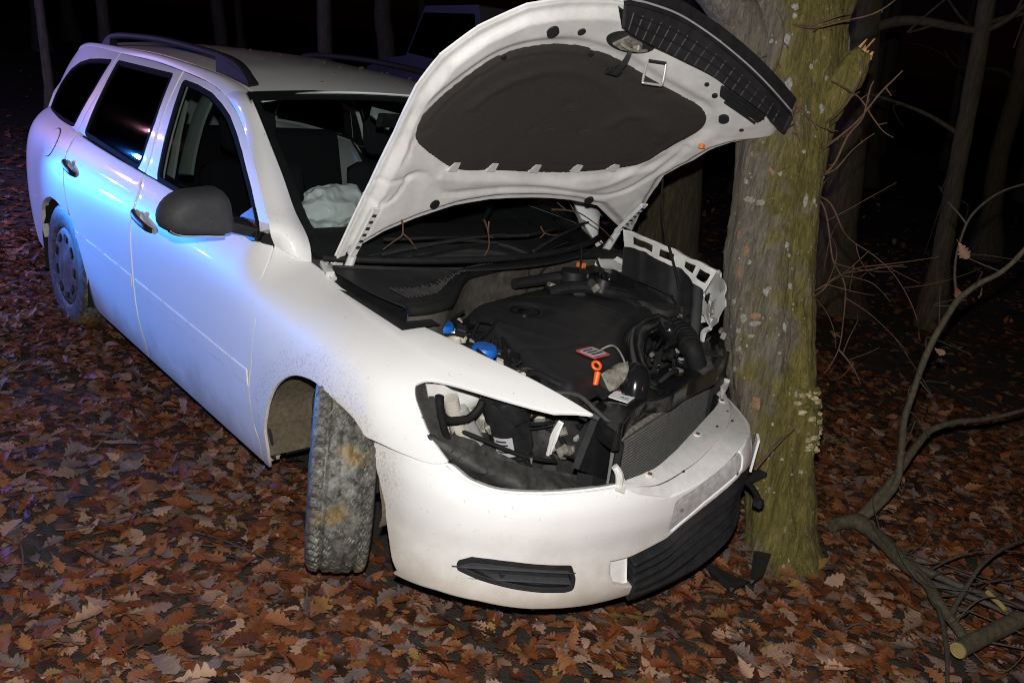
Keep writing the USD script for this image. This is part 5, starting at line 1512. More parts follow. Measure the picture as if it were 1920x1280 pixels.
part("gearbox_casting", [rbox((.10, .22, .16), .03, (.26, -.42, .56), euler(0, 10, 20)), disc(A(.33, -.36, .60), A(1, -.3, .2), .05, .06, 20)], "dirty_metal", CAR, 40)
part("coolant_pipe", tube([A(.34, -.46, .62), A(.38, -.40, .64), A(.40, -.34, .635)], [.016, .020, .020], 12), "black_rubber", CAR, 60)
part("pipe_clamp", lathe([(.0215, -.006), (.024, -.004), (.024, .004), (.0215, .006)], A(.385, -.385, .638), A(.3, 1, 0), 20), "rust", CAR)
part("hose_end", [tube([A(.38, -.36, .50), A(.40, -.33, .545)], [.022, .022], 12), disc(A(.38, -.37, .49), A(0, -.2, 1), .018, .03, 14)], "black_plastic", CAR, 60)
al = np.array(D["alt"])
alt = part("alternator", hull(np.vstack([al, al - A(.10, 0, 0), al + A(.012, .004, 0) * 1.0])), "dirty_metal", CAR, 25, "grey alternator with a slotted end cover")
for k in range(6):
    t = (k + .5) / 6
    c = (al[0] * .55 + al[1] * .45) * (1 - t) + (al[4] * .4 + al[5] * .3 + al[3] * .3) * t + A(.016, 0, -.004)
    part("vent_slot", rbox((.012, .036, .008), .003, c, euler(18, 0, 0)), "ink", alt)
bk = np.array(D["bracket"])
part("bent_bracket", [tube(bk, [.012, .017, .008], 4, 12), tube(bk + A(.006, -.012, 0), .006, 6, 14)], "primer_white", CAR, 25)
tr = np.array(D["tray"])
tp_ = lpoly(tr[:, 1:])


def traysurf(y, z):
    d = seg_dist(np.c_[y, z], np.vstack([tr[:, 1:], tr[:1, 1:]]))
    n_ = meshkit.fbm(np.c_[y * 14, z * 30, y * 0], 4, 8)
    xb_ = np.interp(y, [-.80, -.70, -.5, -.2, .0], [.43, .50, .585, .64, .66])
    return np.stack([xb_ + .05 * sstep(d, 0, .03) + .035 * (n_ - .5) + .02 * (np.sin(y * 60) > .55) * sstep(d, .01, .03), y, z], 1)


tm_ = cut(traysurf, tp_, .014, .012, depth=.10, roll=.004)
if np.array(tm_.face_normals)[:, 0].mean() < 0:
    tm_.invert()
part("headlight_support", tm_, "dusty_black", CAR, 45, "broken black headlight support specked with dirt")
part("support_rod", tube([A(.62, -.32, .445), A(.64, -.20, .43), A(.62, -.13, .45), A(.60, -.12, .50)], .009, 8, 24), "black_plastic", CAR, 60)
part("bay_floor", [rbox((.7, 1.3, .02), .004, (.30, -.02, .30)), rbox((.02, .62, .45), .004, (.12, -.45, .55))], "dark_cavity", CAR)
# blue caps, bottle neck, cable bundle along the right wing
for q in np.array(D["caps"]):
    part("blue_cap", lathe([(.002, .020), (.034, .018), (.040, .010), (.041, -.004), (.036, -.012), (.002, -.014)], q + A(-.01, .0, .0), A(.05, 0, 1), 26), "blue_cap", CAR, 40)
q = np.array(D["bottleneck"])[0]
part("bottle_neck", lathe([(.036, -.10), (.036, 0), (.028, .012), (.002, .014)], q, A(.1, .1, 1), 22), "cream_plastic", CAR, 40)
for nm, r, dz in (("wires", .010, 0), ("wires2", .008, .005)):
    w = np.array(D[nm]) + A(0, 0, dz)
    part("cable_bundle", tube(w, r, 8, 50, bump=.2, seed=3), "black_rubber", CAR, 60)
for k in range(34):
    w = smoothpath(np.array(D["wires"]), 35)[k] + RNG.normal(0, .022, 3) * A(1, 1, .5)
    if k % 2:
        part("connector", rbox(RNG.uniform(.012, .035, 3), .003, w, euler(*RNG.uniform(-60, 60, 3))), ("black_plastic", "dirty_metal", "cream_plastic", "black_gloss")[k // 2 % 4], CAR, 30)
    else:
        part("thin_cable", tube([w, w + RNG.normal(0, .05, 3) * A(1, 1, .4), w + RNG.normal(0, .09, 3) * A(1, 1, .3)], .005, 6, 14), "black_rubber", CAR, 60)
# right hinge area
part("hinge_plate", [rbox((.09, .03, .02), .004, (-.36, -.665, .900), euler(0, 10, -15)), tube([A(-.375, -.655, .905), A(-.35, -.66, .895), A(-.31, -.665, .880)], [.012, .012, .009], 7)], "primer_white", CAR, 30)
part("hinge_bolt", disc(A(-.345, -.665, .915), A(0, 0, 1), .009, .012, 6), "dirty_metal", CAR)
# twigs and leaf bits lying on the scuttle are things of their own, see below

# ================================================================ inside
part("dashboard", [rbox((.45, 1.36, .24), .07, (-.66, 0, .80)), rbox((.5, 1.3, .5), .05, (-.60, 0, .48)), rbox((.30, .22, .5), .05, (-.95, 0, .50))], "dusty_black", CAR, 40)
ab = np.array(D["airbag"])
ac = ab.mean(0)
bag = trimesh.creation.icosphere(5, 1.0)
d = bag.vertices
p = d * A(.085, .165, .10)
p[:, 2] = np.where(d[:, 2] < 0, p[:, 2] * .8, p[:, 2])
q = d * 2.2
q = q + .5 * (meshkit.noise(d * 2.0, 5) - .5)[:, None]
wr = .9 * np.abs(meshkit.noise(q * A(.7, 1.1, .55) * 1.2 + 3, 3) - .5) * 2 + .55 * np.abs(meshkit.noise(q * A(1.2, 2.0, .8), 6) - .5) * 2 + .05 * np.abs(meshkit.noise(q * A(2, 5, 1.6), 8) - .5) * 2
p = p * (1 + (.75 - wr)[:, None] * .30)
p = p @ euler(0, -12, 8).T + ac + A(-.02, .03, -.01)
bag = trimesh.Trimesh(p, bag.faces, process=False)
part("airbag", bag, "airbag_cloth", CAR, True, "pale limp passenger airbag behind the windscreen")
for y in (-.36, .36):
    seat = part("front_seat", [rbox((.14, .48, .62), .06, (-1.48, y, .74), euler(0, -14, 0)), rbox((.48, .50, .16), .06, (-1.22, y, .44)), rbox((.09, .26, .18), .04, (-1.60, y, 1.16), euler(0, -10, 0))], "seat_cloth", CAR, 40)
part("rear_bench", [rbox((.14, 1.25, .62), .06, (-2.42, 0, .76), euler(0, -18, 0)), rbox((.48, 1.25, .18), .06, (-2.1, 0, .44))], "seat_cloth", CAR, 40)
part("steering_wheel", trimesh.creation.torus(.18, .014).apply_transform(rot4(euler(0, -65, 0))).apply_translation((-.98, .36, .92)), "black_plastic", CAR, 60)
for nm, mt in (("trim1", "trim_grey"), ("trim2", "belt_pale")):
    q = np.array(D[nm])
    st_ = fix(rim(loft(q[:4], q[4:], 16, 4, .006), .012))
    part("pillar_trim" if nm == "trim1" else "seat_belt", st_, mt, CAR, 40)
vz = np.array(D["visor"])
part("sun_visor", hull(np.vstack([vz, vz + A(-.02, 0, 0), vz[:1] + A(-.04, .02, .03)])), "trim_grey", CAR, 20)
part("rear_view_mirror", rbox((.03, .22, .065), .015, (-.98, 0, 1.31), euler(0, 20, 0)), "black_plastic", CAR)
part("headlining", grid(lambda x, y: R_surf(x, y) - A(0, 0, .03), np.linspace(-3.2, -1.12, 14), np.linspace(-.55, .55, 9)), "dusty_black", CAR, 40)
part("cabin_floor", rbox((2.9, 1.4, .03), .01, (-1.95, 0, .32)), "dark_cavity", CAR)

# small hardware: bolts, clips, brackets and cables spread through the bay
def bits(name, n, c0, c1, spread, seed, mats, size):
    r = np.random.default_rng(seed)
    for k in range(n):
        t = r.random()
        c = A(*c0) * (1 - t) + A(*c1) * t + r.normal(0, 1, 3) * A(*spread)
        kind = k % 4
        mt = mats[k % len(mats)]
        s = r.uniform(*size)
        if kind == 0:
            part("bolt", disc(c, r.normal(0, .4, 3) + A(.3, -.2, 1), s * .5, s * .6, 6), mt, CAR, 20)
        elif kind == 1:
            part("clip", rbox(r.uniform(.5, 1.5, 3) * s, s * .15, c, euler(*r.uniform(-40, 40, 3))), mt, CAR, 30)
        elif kind == 2:
            part("thin_cable", tube([c, c + r.normal(0, 2.4 * s, 3), c + r.normal(0, 4 * s, 3)], s * .16, 6, 14), "black_rubber", CAR, 60)
        else:
            d_ = unit(r.normal(0, 1, 3))
            part("pipe_stub", lathe([(.001, 0), (s * .45, 0), (s * .45, s * .8), (s * .6, s * .85), (s * .6, s * 1.3), (.001, s * 1.35)], c, d_, 14), mt, CAR, 40)


PALE = ("dirty_metal", "black_gloss", "cream_plastic", "aluminium", "black_plastic")
bits("right", 26, (.02, -.42, .765), (.52, -.46, .745), (.03, .02, .012), 1, PALE, (.012, .026))
bits("rear", 22, (-.20, .22, .835), (-.02, .60, .815), (.04, .05, .012), 2, ("black_gloss", "dirty_metal", "black_plastic", "dusty_black"), (.012, .030))
bits("left", 16, (.12, .58, .80), (.30, .62, .74), (.03, .03, .03), 3, ("black_gloss", "dirty_metal", "black_plastic", "dusty_black"), (.012, .028))
bits("lamp", 24, (.38, -.66, .62), (.46, -.26, .52), (.03, .03, .035), 4, ("aluminium", "dirty_metal", "cream_plastic", "black_gloss"), (.012, .028))
bits("front", 14, (.50, -.05, .735), (.34, .45, .735), (.03, .05, .008), 5, ("black_gloss", "black_plastic", "dirty_metal"), (.010, .020))
for c_, sd in ((A(.44, -.60, .55), 3), (A(.47, -.44, .52), 4)):
    part("reflector_shard", hull(c_ + np.random.default_rng(sd).normal(0, .02, (7, 3))), "chrome", CAR, 15)
part("wiring_loom", [tube([A(.30, -.70, .70), A(.36, -.66, .64), A(.42, -.58, .60), A(.47, -.48, .555), A(.50, -.36, .52)], .007, 7, 40, bump=.2), tube([A(.36, -.52, .70), A(.40, -.47, .66), A(.43, -.40, .62), A(.44, -.33, .62)], .006, 7, 30, bump=.2), tube([A(.40, -.36, .60), A(.45, -.30, .56), A(.48, -.28, .50)], .008, 7, 20)], "black_rubber", CAR, 60)

hz = np.random.default_rng(12)
for k in range(13):                                                    # hoses and looms between the cover, the wing and the front panel
    a = A(hz.uniform(-.05, .55), hz.uniform(-.50, -.40), hz.uniform(.72, .77))
    b = a + A(hz.uniform(.06, .22), hz.uniform(.0, .10), hz.uniform(-.05, .02))
    part("hose", tube([a, a * .65 + b * .35 + A(0, hz.uniform(-.02, .02), .03), a * .3 + b * .7 + A(0, hz.uniform(-.03, .03), .02), b], hz.uniform(.005, .011), 8, 24, bump=.12, seed=k), "black_rubber" if k % 3 else "dusty_black", CAR, 60)
for k in range(9):
    a = A(hz.uniform(.40, .56), hz.uniform(-.05, .35), hz.uniform(.73, .77))
    a[0] -= .45 * max(0, a[1])
    b = a + A(hz.uniform(-.12, .0), hz.uniform(.04, .16), hz.uniform(-.03, .02))
    part("hose", tube([a, (a + b) / 2 + A(.02, 0, .03), b], hz.uniform(.006, .013), 8, 20), "black_gloss" if k % 3 == 0 else "black_rubber", CAR, 60)

ip = grid(lambda y, z: np.stack([.27 + .05 * (y + .5) + .02 * np.sin(y * 40) * np.sin(z * 35), y, z], 1), np.linspace(-.78, -.34, 26), np.linspace(.44, .735, 18))
if np.array(ip.face_normals)[:, 0].mean() < 0:
    ip.invert()
part("inner_panel", rim(ip, .005), "primer_white", CAR, 40)
part("gearbox_mount", [rbox((.08, .16, .10), .02, (.34, -.30, .47), euler(10, 0, 20))], "dirty_metal", CAR, 30)

# ================================================================ forest materials
DOT_R = float(EYE @ cam_r)
for nm, mossy in (("tree_bark", True), ("far_bark", False)):
    N = {"g": ("geometry", {}),
         "mp": ("mapping", {"scale": (1, 1, .13), "rotation": (.16, .10, 0)}), "n1": ("noise_texture", {"scale": 46, "detail": 9, "roughness": .72}),
         "n2": ("noise_texture", {"scale": 6, "detail": 5, "roughness": .6}), "n3": ("noise_texture", {"scale": 17, "detail": 6, "roughness": .7}),
         "rg": ("rgb_ramp", {"ramp": [(.30, (.088, .074, .060)), (.48, (.148, .128, .106)), (.62, (.20, .176, .146)), (.75, (.28, .26, .225))]}),
         "rm": ("rgb_ramp", {"ramp": [(.30, (.062, .050, .009)), (.48, (.130, .107, .020)), (.62, (.190, .158, .036)), (.76, (.28, .245, .085))]}),
         "dp": ("vector_math", {"math_type": "dot_product", "vector2": tuple(cam_r)}),
         "sx": ("separate_xyz", {}),
         "q": ("math", {"math_type": "subtract", "value2": DOT_R + 1.0}),
         "zz": ("map_range", {"from_min": .75, "from_max": .25, "to_min": 0, "to_max": .17, "clamp": True}),
         "q2": ("math", {"math_type": "add"}), "nn": ("math", {"math_type": "multiply_add", "value2": .85, "value3": -.425}), "q3": ("math", {"math_type": "add"}),
         "mf": ("map_range", {"range_type": "smoothstep", "from_min": -.15, "from_max": .09, "to_min": .08, "to_max": 1, "clamp": True}),
         "c1": ("mix_color", {}),
         "v": ("voronoi_texture", {"scale": 17, "randomness": 1}), "v2": ("voronoi_texture", {"scale": 48, "randomness": 1}),
         "dist": ("mapping", {"scale": (1, 1, .75)}),
         "l1": ("map_range", {"from_min": .20, "from_max": .13, "to_min": 0, "to_max": 1, "clamp": True}),
         "l2": ("map_range", {"from_min": .22, "from_max": .16, "to_min": 0, "to_max": 1, "clamp": True}),
         "lk": ("map_range", {"from_min": .52, "from_max": .60, "to_min": 0, "to_max": .75, "clamp": True}),
         "la": ("math", {"math_type": "maximum"}), "lb": ("math", {"math_type": "multiply"}),
         "c2": ("mix_color", {"b": (.44, .45, .40)}),
         "mp4": ("mapping", {"scale": (1, 1, .09), "rotation": (.16, .10, 0)}), "n4": ("noise_texture", {"scale": 170, "detail": 6, "roughness": .7}), "cr": ("rgb_ramp", {"ramp": [(.36, (.45, .45, .45)), (.5, (1, 1, 1)), (.68, (1.25, 1.25, 1.25))]}), "cm": ("mix_color", {"blend_type": "multiply", "fac": .8, "use_clamp": False}),
         "hb": ("math", {"math_type": "multiply_add", "value2": .7}), "hc": ("math", {"math_type": "multiply_add", "value2": .8}), "b": ("bump", {"strength": 1.0, "distance": .012}),
         "p": ("principled_bsdf", {"roughness": .82})}
    Lk = [("g.position", "mp.vector"), ("mp.vector", "n1.vector"), ("g.position", "n2.vector"), ("g.position", "n3.vector"), ("n1.fac", "rg.fac"), ("n1.fac", "rm.fac"),
          ("g.position", "dp.vector1"), ("dp.value", "q.value1"), ("g.position", "sx.vector"), ("sx.z", "zz.value"), ("q.value", "q2.value1"), ("zz.result", "q2.value2"), ("n2.fac", "nn.value1"),
          ("q2.value", "q3.value1"), ("nn.value", "q3.value2"), ("q3.value", "mf.value"), ("rg.color", "c1.a"), ("rm.color", "c1.b"),
          ("g.position", "dist.vector"), ("dist.vector", "v.vector"), ("dist.vector", "v2.vector"), ("v.distance", "l1.value"), ("v2.distance", "l2.value"), ("n3.fac", "lk.value"),
          ("l1.result", "la.value1"), ("l2.result", "la.value2"), ("la.value", "lb.value1"), ("lk.result", "lb.value2"), ("lb.value", "c2.fac"), ("c1.result", "c2.a"), ("g.position", "mp4.vector"), ("mp4.vector", "n4.vector"), ("n4.fac", "cr.fac"), ("c2.result", "cm.a"), ("cr.color", "cm.b"), ("cm.result", "p.base_color"), ("n4.fac", "hc.value1"), ("hb.value", "hc.value3"),
          ("n1.fac", "hb.value1"), ("n3.fac", "hb.value3"), ("hc.value", "b.height"), ("b.normal", "p.normal")]
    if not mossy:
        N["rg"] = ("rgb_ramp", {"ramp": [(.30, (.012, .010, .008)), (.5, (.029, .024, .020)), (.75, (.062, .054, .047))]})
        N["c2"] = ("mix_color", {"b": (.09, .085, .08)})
    if mossy:
        Lk.append(("mf.result", "c1.fac"))
    else:
        N["c1"] = ("mix_color", {"fac": .25})
    MAT(nm, N, Lk)
plain("twig_bark", (.115, .062, .032), .75, noise=.5, scale=40)
plain("grey_twig", (.060, .050, .038), .75, noise=.5, scale=50)
plain("branch_bark", (.085, .070, .040), .8, noise=.55, scale=45, bump=.6)
plain("fungus", (.50, .42, .27), .8, noise=.55, scale=60, bump=.5, col2=(.20, .17, .06))
plain("moss_clump", (.13, .115, .012), .95, noise=.6, scale=90, bump=1)
plain("raw_wood", (.52, .30, .13), .7, noise=.35, scale=50)
plain("peeled_wood", (.30, .23, .085), .6, noise=.3, scale=50)
plain("lichen", (.36, .355, .31), .9, noise=.55, scale=110, bump=.6)
plain("bark_tear", (.30, .17, .095), .8, noise=.4, scale=60)
plain("dark_paint", (.05, .05, .06), .35, coat=.5)
plain("green_moss", (.03, .09, .012), .9, noise=.4, scale=60)
MAT("soil", {"g": ("geometry", {}), "n": ("noise_texture", {"scale": 9, "detail": 9, "roughness": .7}), "n2": ("noise_texture", {"scale": 60, "detail": 5, "roughness": .7}),
             "r": ("rgb_ramp", {"ramp": [(.3, (.012, .008, .005)), (.55, (.032, .021, .013)), (.75, (.06, .04, .025))]}), "b": ("bump", {"strength": 1.0, "distance": .012}),
             "p": ("principled_bsdf", {"roughness": .8})},
    [("g.position", "n.vector"), ("g.position", "n2.vector"), ("n.fac", "r.fac"), ("r.color", "p.base_color"), ("n2.fac", "b.height"), ("b.normal", "p.normal")])
LEAFM = []
for k, (c0, c1, rgh) in enumerate((((.060, .017, .006), (.20, .062, .020), .42), ((.095, .036, .013), (.28, .115, .048), .5), ((.15, .085, .055), (.36, .22, .15), .55), ((.07, .050, .044), (.18, .130, .112), .45), ((.022, .010, .007), (.06, .028, .016), .40), ((.13, .070, .02), (.25, .15, .05), .5))):
    nm = "leaf_%s" % ("rusty", "brown", "tan", "grey", "dark", "ochre")[k]
    LEAFM.append(nm)
    MAT(nm, {"o": ("object_info", {}), "g": ("geometry", {}), "n": ("noise_texture", {"scale": 55, "detail": 4}), "ad": ("math", {"math_type": "multiply_add", "value2": .55}),
             "m": ("math", {"math_type": "multiply", "value2": .6}), "r": ("rgb_ramp", {"ramp": [(.1, c0), (.95, c1)]}),
             "b": ("bump", {"strength": .4, "distance": .003}), "p": ("principled_bsdf", {"roughness": rgh + .12, "specular_ior_level": .28}),
             "t": ("translucent_bsdf", {}), "x": ("mix_closure", {"fac": .12})},
        [("g.position", "n.vector"), ("o.random", "m.value1"), ("n.fac", "ad.value1"), ("m.value", "ad.value3"), ("ad.value", "r.fac"), ("r.color", "p.base_color"), ("r.color", "t.color"),
         ("n.fac", "b.height"), ("b.normal", "p.normal"), ("p.BSDF", "x.closure1"), ("t.BSDF", "x.closure2")], surface="x.closure")


# ================================================================ ground
def gz(x, y):
    x, y = np.asarray(x, float), np.asarray(y, float)
    z = (meshkit.fbm(np.stack([x * .8, y * .8, x * 0], -1), 4, 11) - .5) * .10
    z = z + (meshkit.fbm(np.stack([x * 5, y * 5, x * 0], -1), 3, 12) - .5) * .035
    z = z + .045 * np.exp(-(((x + 2.6) / .5) ** 2 + ((y + .95) / .35) ** 2))         # leaves heaped against the rear wheel
    z = z - .02 * np.exp(-((x / .4) ** 2 + ((y + .8) / .4) ** 2))
    far = np.clip(np.hypot(x, y - .5) - 4.0, 0, 60)
    z = z + .012 * far + .35 * sstep(-x + .5 * y, 4.5, 8.0) * 0
    return z - .012


GR = UsdGeom.Xform.Define(stage, path_of("ground"))
tag(GR, kind="structure")
gx = np.concatenate([-np.geomspace(70, 9, 16), np.arange(-8, 4.5, .09), np.geomspace(5, 60, 12)])
gy = np.concatenate([-np.geomspace(60, 4.2, 14), np.arange(-3.6, 6.0, .09), np.geomspace(6.6, 70, 16)])
soil = grid(lambda x, y: np.stack([x, y, gz(x, y)], 1), gx, gy)
part("soil", fix(soil) if np.array(soil.face_normals)[:, 2].mean() > 0 else soil, "soil", GR, True)


def leaf_mesh(seed, L=1.0):
    """An oak leaf along +x, about one unit long, lobed, folded at the midrib and curled."""
    r = np.random.default_rng(seed)
    n = 37
    t = np.linspace(0, 1, n)
    env = np.sin(np.pi * np.clip(t, 0, .985) ** 1.5) ** .62 * .30 * r.uniform(.85, 1.1)
    nl = r.integers(4, 6)
    def lob(ph):
        w = np.ones(n)
        for q in range(nl):
            tq = (q + .85 + ph + r.normal(0, .06)) / (nl + .55)
            w = w - r.uniform(.38, .62) * (1 - .4 * tq) * np.exp(-((t - tq) / (.055 - .018 * tq)) ** 2)
        return np.clip(w + r.normal(0, .03, n), .18, 1.1)
    wl, wr = env * lob(r.uniform(-.1, .1)) + .006, env * lob(r.uniform(-.1, .1)) + .006
    sw = .05 * np.sin(t * np.pi * r.uniform(.8, 1.6) + r.uniform(0, 3))
    ca, cb, tw = r.normal(0, .28), r.normal(.2, .45), r.normal(0, .4)
    rows = []
    for s, w in ((-1, wl), (0, None), (1, wr)):
        y = s * (w if w is not None else 0) + sw
        x = t + (0 if w is None else .10 * w / .3 * (1 - t))
        rows.append((x, y))
    mids = []
    for s, w in ((-1, wl), (1, wr)):
        mids.append((t + 0 * t, s * w * .55 + sw))
    order = [rows[0], mids[0], rows[1], mids[1], rows[2]]
    P = []
    for (x, y) in order:
        yy = y - sw
        z = ca * (x - .5) ** 2 + cb * yy ** 2 * 3 + tw * (x - .5) * yy + .25 * np.abs(yy) * r.uniform(.1, .6) + r.normal(0, .008, n)
        P.append(np.stack([x - .5, y, z - ca * .08], 1))
    V = np.vstack(P)
    i, j = np.meshgrid(np.arange(4), np.arange(n - 1), indexing="ij")
    q = np.stack([i * n + j, i * n + j + 1, (i + 1) * n + j + 1, (i + 1) * n + j], -1).reshape(-1, 4)
    F = np.vstack([q[:, [0, 1, 2]], q[:, [0, 2, 3]]])
    st = trimesh.creation.cylinder(.012, .22, sections=3)
    st.apply_transform(rot4(euler(0, 90, 0))); st.apply_translation((-.58, sw[0], -ca * .08 + ca * .25))
    m = trimesh.util.concatenate([trimesh.Trimesh(V, F[:, ::-1], process=False), st])
    return m


PROTO = [leaf_mesh(100 + k) for k in range(12)]
WEIGHT = np.array([.34, .25, .11, .11, .17, .02])


def leaf_place(n, xy, r):
    """Random poses: positions, quaternion angles, sizes."""
    x, y = xy[:, 0], xy[:, 1]
    size = r.uniform(.036, .088, n) * (1 + .25 * (r.random(n) < .12))
    z = gz(x, y) + r.random(n) ** 1.5 * .030 + .004
    yaw = r.uniform(0, 2 * np.pi, n)
    tx, ty = r.normal(0, .14, n), r.normal(0, .14, n)
    steep = r.random(n) < .06
    tx = np.where(steep, r.normal(0, .8, n), tx)
    z = z + steep * size * .25
    return np.stack([x, y, z], 1), yaw, tx, ty, size


def rotm(yaw, tx, ty):
    return euler(math.degrees(tx), math.degrees(ty), 0) @ euler(0, 0, math.degrees(yaw))


def project(p):
    d = p - EYE
    w = d @ cam_f
    return np.stack([.5 + FOCAL * (d @ cam_r) / w, .3333 - FOCAL * (d @ cam_u) / w, w], -1)


rl = np.random.default_rng(21)
xy = []
for (x0, x1, y0, y1, n) in ((-4.5, 2.4, -2.6, 3.2, 43000), (-9, 2.5, -5, 8, 22000), (-16, 4, -8, 14, 9000)):
    xy.append(np.c_[rl.uniform(x0, x1, n), rl.uniform(y0, y1, n)])
xy = np.vstack(xy)
n_big = len(xy)
xy = np.vstack([xy, np.c_[rl.uniform(-4, 2.4, 16000), rl.uniform(-2.6, 3.0, 16000)]])
crumb = np.arange(len(xy)) >= n_big
keep = np.ones(len(xy), bool)
keep &= ~((np.hypot(xy[:, 0] - .72, xy[:, 1] - .73) < .10))
keep &= ~((np.abs(xy[:, 1]) < .55) & (xy[:, 0] > -3.2) & (xy[:, 0] < .2))          # nothing shows under the car's floor
bare = meshkit.fbm(np.c_[xy * 1.7, xy[:, :1] * 0 + 5], 3, 33)
keep &= ~((bare > .62) & (rl.random(len(xy)) < .55))
xy, crumb = xy[keep], crumb[keep]
pos, yaw, tx, ty, size = leaf_place(len(xy), xy, rl)
size = np.where(crumb, size * .28, size)
n_top = 520
topxy = np.c_[rl.uniform(-1.2, 1.9, n_top * 3), rl.uniform(-2.2, 1.2, n_top * 3)]
topxy = topxy[(topxy[:, 1] < -.95) | (topxy[:, 0] > .95)][:n_top]
p2_, y2_, tx2, ty2, s2_ = leaf_place(len(topxy), topxy, rl)
p2_[:, 2] = gz(topxy[:, 0], topxy[:, 1]) + rl.uniform(.032, .046, len(topxy))
s2_ = rl.uniform(.06, .11, len(topxy))
pos, yaw, tx, ty, size, crumb = np.vstack([pos, p2_]), np.r_[yaw, y2_], np.r_[tx, tx2], np.r_[ty, ty2], np.r_[size, s2_], np.r_[crumb, np.zeros(len(topxy), bool)]
topflag = np.arange(len(pos)) >= len(pos) - len(topxy)
pos[:, 2] += np.where(crumb, .012, 0)
pr_l = project(pos)
inframe = (pr_l[:, 2] > .3) & (pr_l[:, 0] > -.08) & (pr_l[:, 0] < 1.08) & (pr_l[:, 1] > -.08) & (pr_l[:, 1] < .75)
nearv = inframe | (rl.random(len(pos)) < .45)
topflag = topflag[nearv]
pos, yaw, tx, ty, size, pr_l = pos[nearv], yaw[nearv], tx[nearv], ty[nearv], size[nearv], pr_l[nearv]
top_ = (pos[:, 2] - gz(pos[:, 0], pos[:, 1])) > .022
vis = (pr_l[:, 0] > 0) & (pr_l[:, 0] < 1) & (pr_l[:, 1] > 0) & (pr_l[:, 1] < .666) & top_ & ~((np.abs(pos[:, 1]) < .80) & (pos[:, 0] < .8))
score = np.where(vis, size / pr_l[:, 2], 0)
big = np.argsort(-score)[:300]
mat_i = rl.choice(len(LEAFM), len(pos), p=WEIGHT)
mat_i = np.where(topflag & (rl.random(len(pos)) < .7), rl.choice([1, 2, 2, 3, 0], len(pos)), mat_i)
# the biggest in view, one by one
sm_n = 14000
for k in big:
    me = PROTO[rl.integers(len(PROTO))].copy()
    me.vertices = (me.vertices * size[k] * A(1, 1, .8)) @ rotm(yaw[k], tx[k], ty[k]).T + pos[k] + A(0, 0, .004)
    part("leaf", me, LEAFM[mat_i[k]], GR, 60)
# all the others
rest = np.setdiff1d(np.arange(len(pos)), big)
LI = UsdGeom.PointInstancer.Define(stage, path_of("leaf_litter"))
tag(LI, "brown and grey fallen oak leaves covering the forest floor", "leaf litter", kind="stuff")
protos, pid = [], []
for k in range(len(LEAFM)):
    for q in range(5):
        pth = f"/World/leaf_litter/kinds/{LEAFM[k]}_{q:03d}"
        usdkit.mesh(stage, pth, PROTO[(k * 2 + q * 3) % len(PROTO)], "/World/Looks/" + LEAFM[k], 60)
        protos.append(Sdf.Path(pth))
LI.CreatePrototypesRel().SetTargets(protos)
ids = mat_i[rest] * 5 + rl.integers(0, 5, len(rest))
quat = []
for k in rest:
    q = trimesh.transformations.quaternion_from_matrix(rot4(rotm(yaw[k], tx[k], ty[k])))
    quat.append(Gf.Quath(float(q[0]), float(q[1]), float(q[2]), float(q[3])))
LI.CreateProtoIndicesAttr(Vt.IntArray.FromNumpy(ids.astype(np.int32)))
LI.CreatePositionsAttr(Vt.Vec3fArray.FromNumpy(pos[rest].astype(np.float32)))
LI.CreateOrientationsAttr(Vt.QuathArray(quat))
LI.CreateScalesAttr(Vt.Vec3fArray.FromNumpy(np.stack([size[rest], size[rest], size[rest] * .8], 1).astype(np.float32)))


def one_leaf(at, sz, mat, parent, seed, e=(0, 0, 0)):
    me = PROTO[seed % len(PROTO)].copy()
    me.vertices = (me.vertices * sz) @ euler(*e).T + np.asarray(at, float)
    return part("leaf", me, mat, parent, 60)


# ================================================================ the tree that was hit
TREE = thing("tree", "thick mossy tree trunk with pale lichen spots that the white car ran into", "tree")
ax = np.array(D["treeaxis"])
rad = np.array([.150, .136, .120, .119, .128, .145, .160, .160, .160, .168, .178, .190, .205, .205, .21, .22])
na_, nh = 220, 420
dl = np.r_[0, np.cumsum(np.linalg.norm(np.diff(ax, axis=0), axis=1))]
cc = _P(dl, ax)(np.linspace(0, dl[-1], nh))
rr = _P(dl, rad)(np.linspace(0, dl[-1], nh))
tt = unit(np.gradient(cc, axis=0))
aR = unit(cam_r - tt * (tt @ cam_r)[:, None])                       # sideways
aB = np.cross(tt, aR)
th = np.arange(na_) * 2 * np.pi / na_
dirs = np.cos(th)[None, :, None] * aR[:, None] + np.sin(th)[None, :, None] * aB[:, None]
P0 = cc[:, None] + dirs * rr[:, None, None]
flat = P0.reshape(-1, 3)
k1 = (meshkit.fbm(flat * A(3.2, 3.2, 1.1), 3, 41) - .5) * .060
k2 = (meshkit.fbm(flat * A(26, 26, 3.2), 4, 42) - .5) * .022 - .005 * np.clip(1 - np.abs(meshkit.fbm(flat * A(19, 19, 2.0), 3, 47) - .5) * 14, 0, 1)
k3 = (meshkit.fbm(flat * A(60, 60, 40), 3, 43) - .5) * .006
flut = (.006 * np.sin(th * 7 + 1.3))[None, :].repeat(nh, 0).ravel() * (1 + .6 * np.sin(flat[:, 2] * 2))
disp = (k1 + k2 + k3 + flut).reshape(nh, na_)


def bulge(c, s, amount):
    d2 = (((P0 - np.asarray(c)) / s) ** 2).sum(-1)
    return amount * np.exp(-d2)


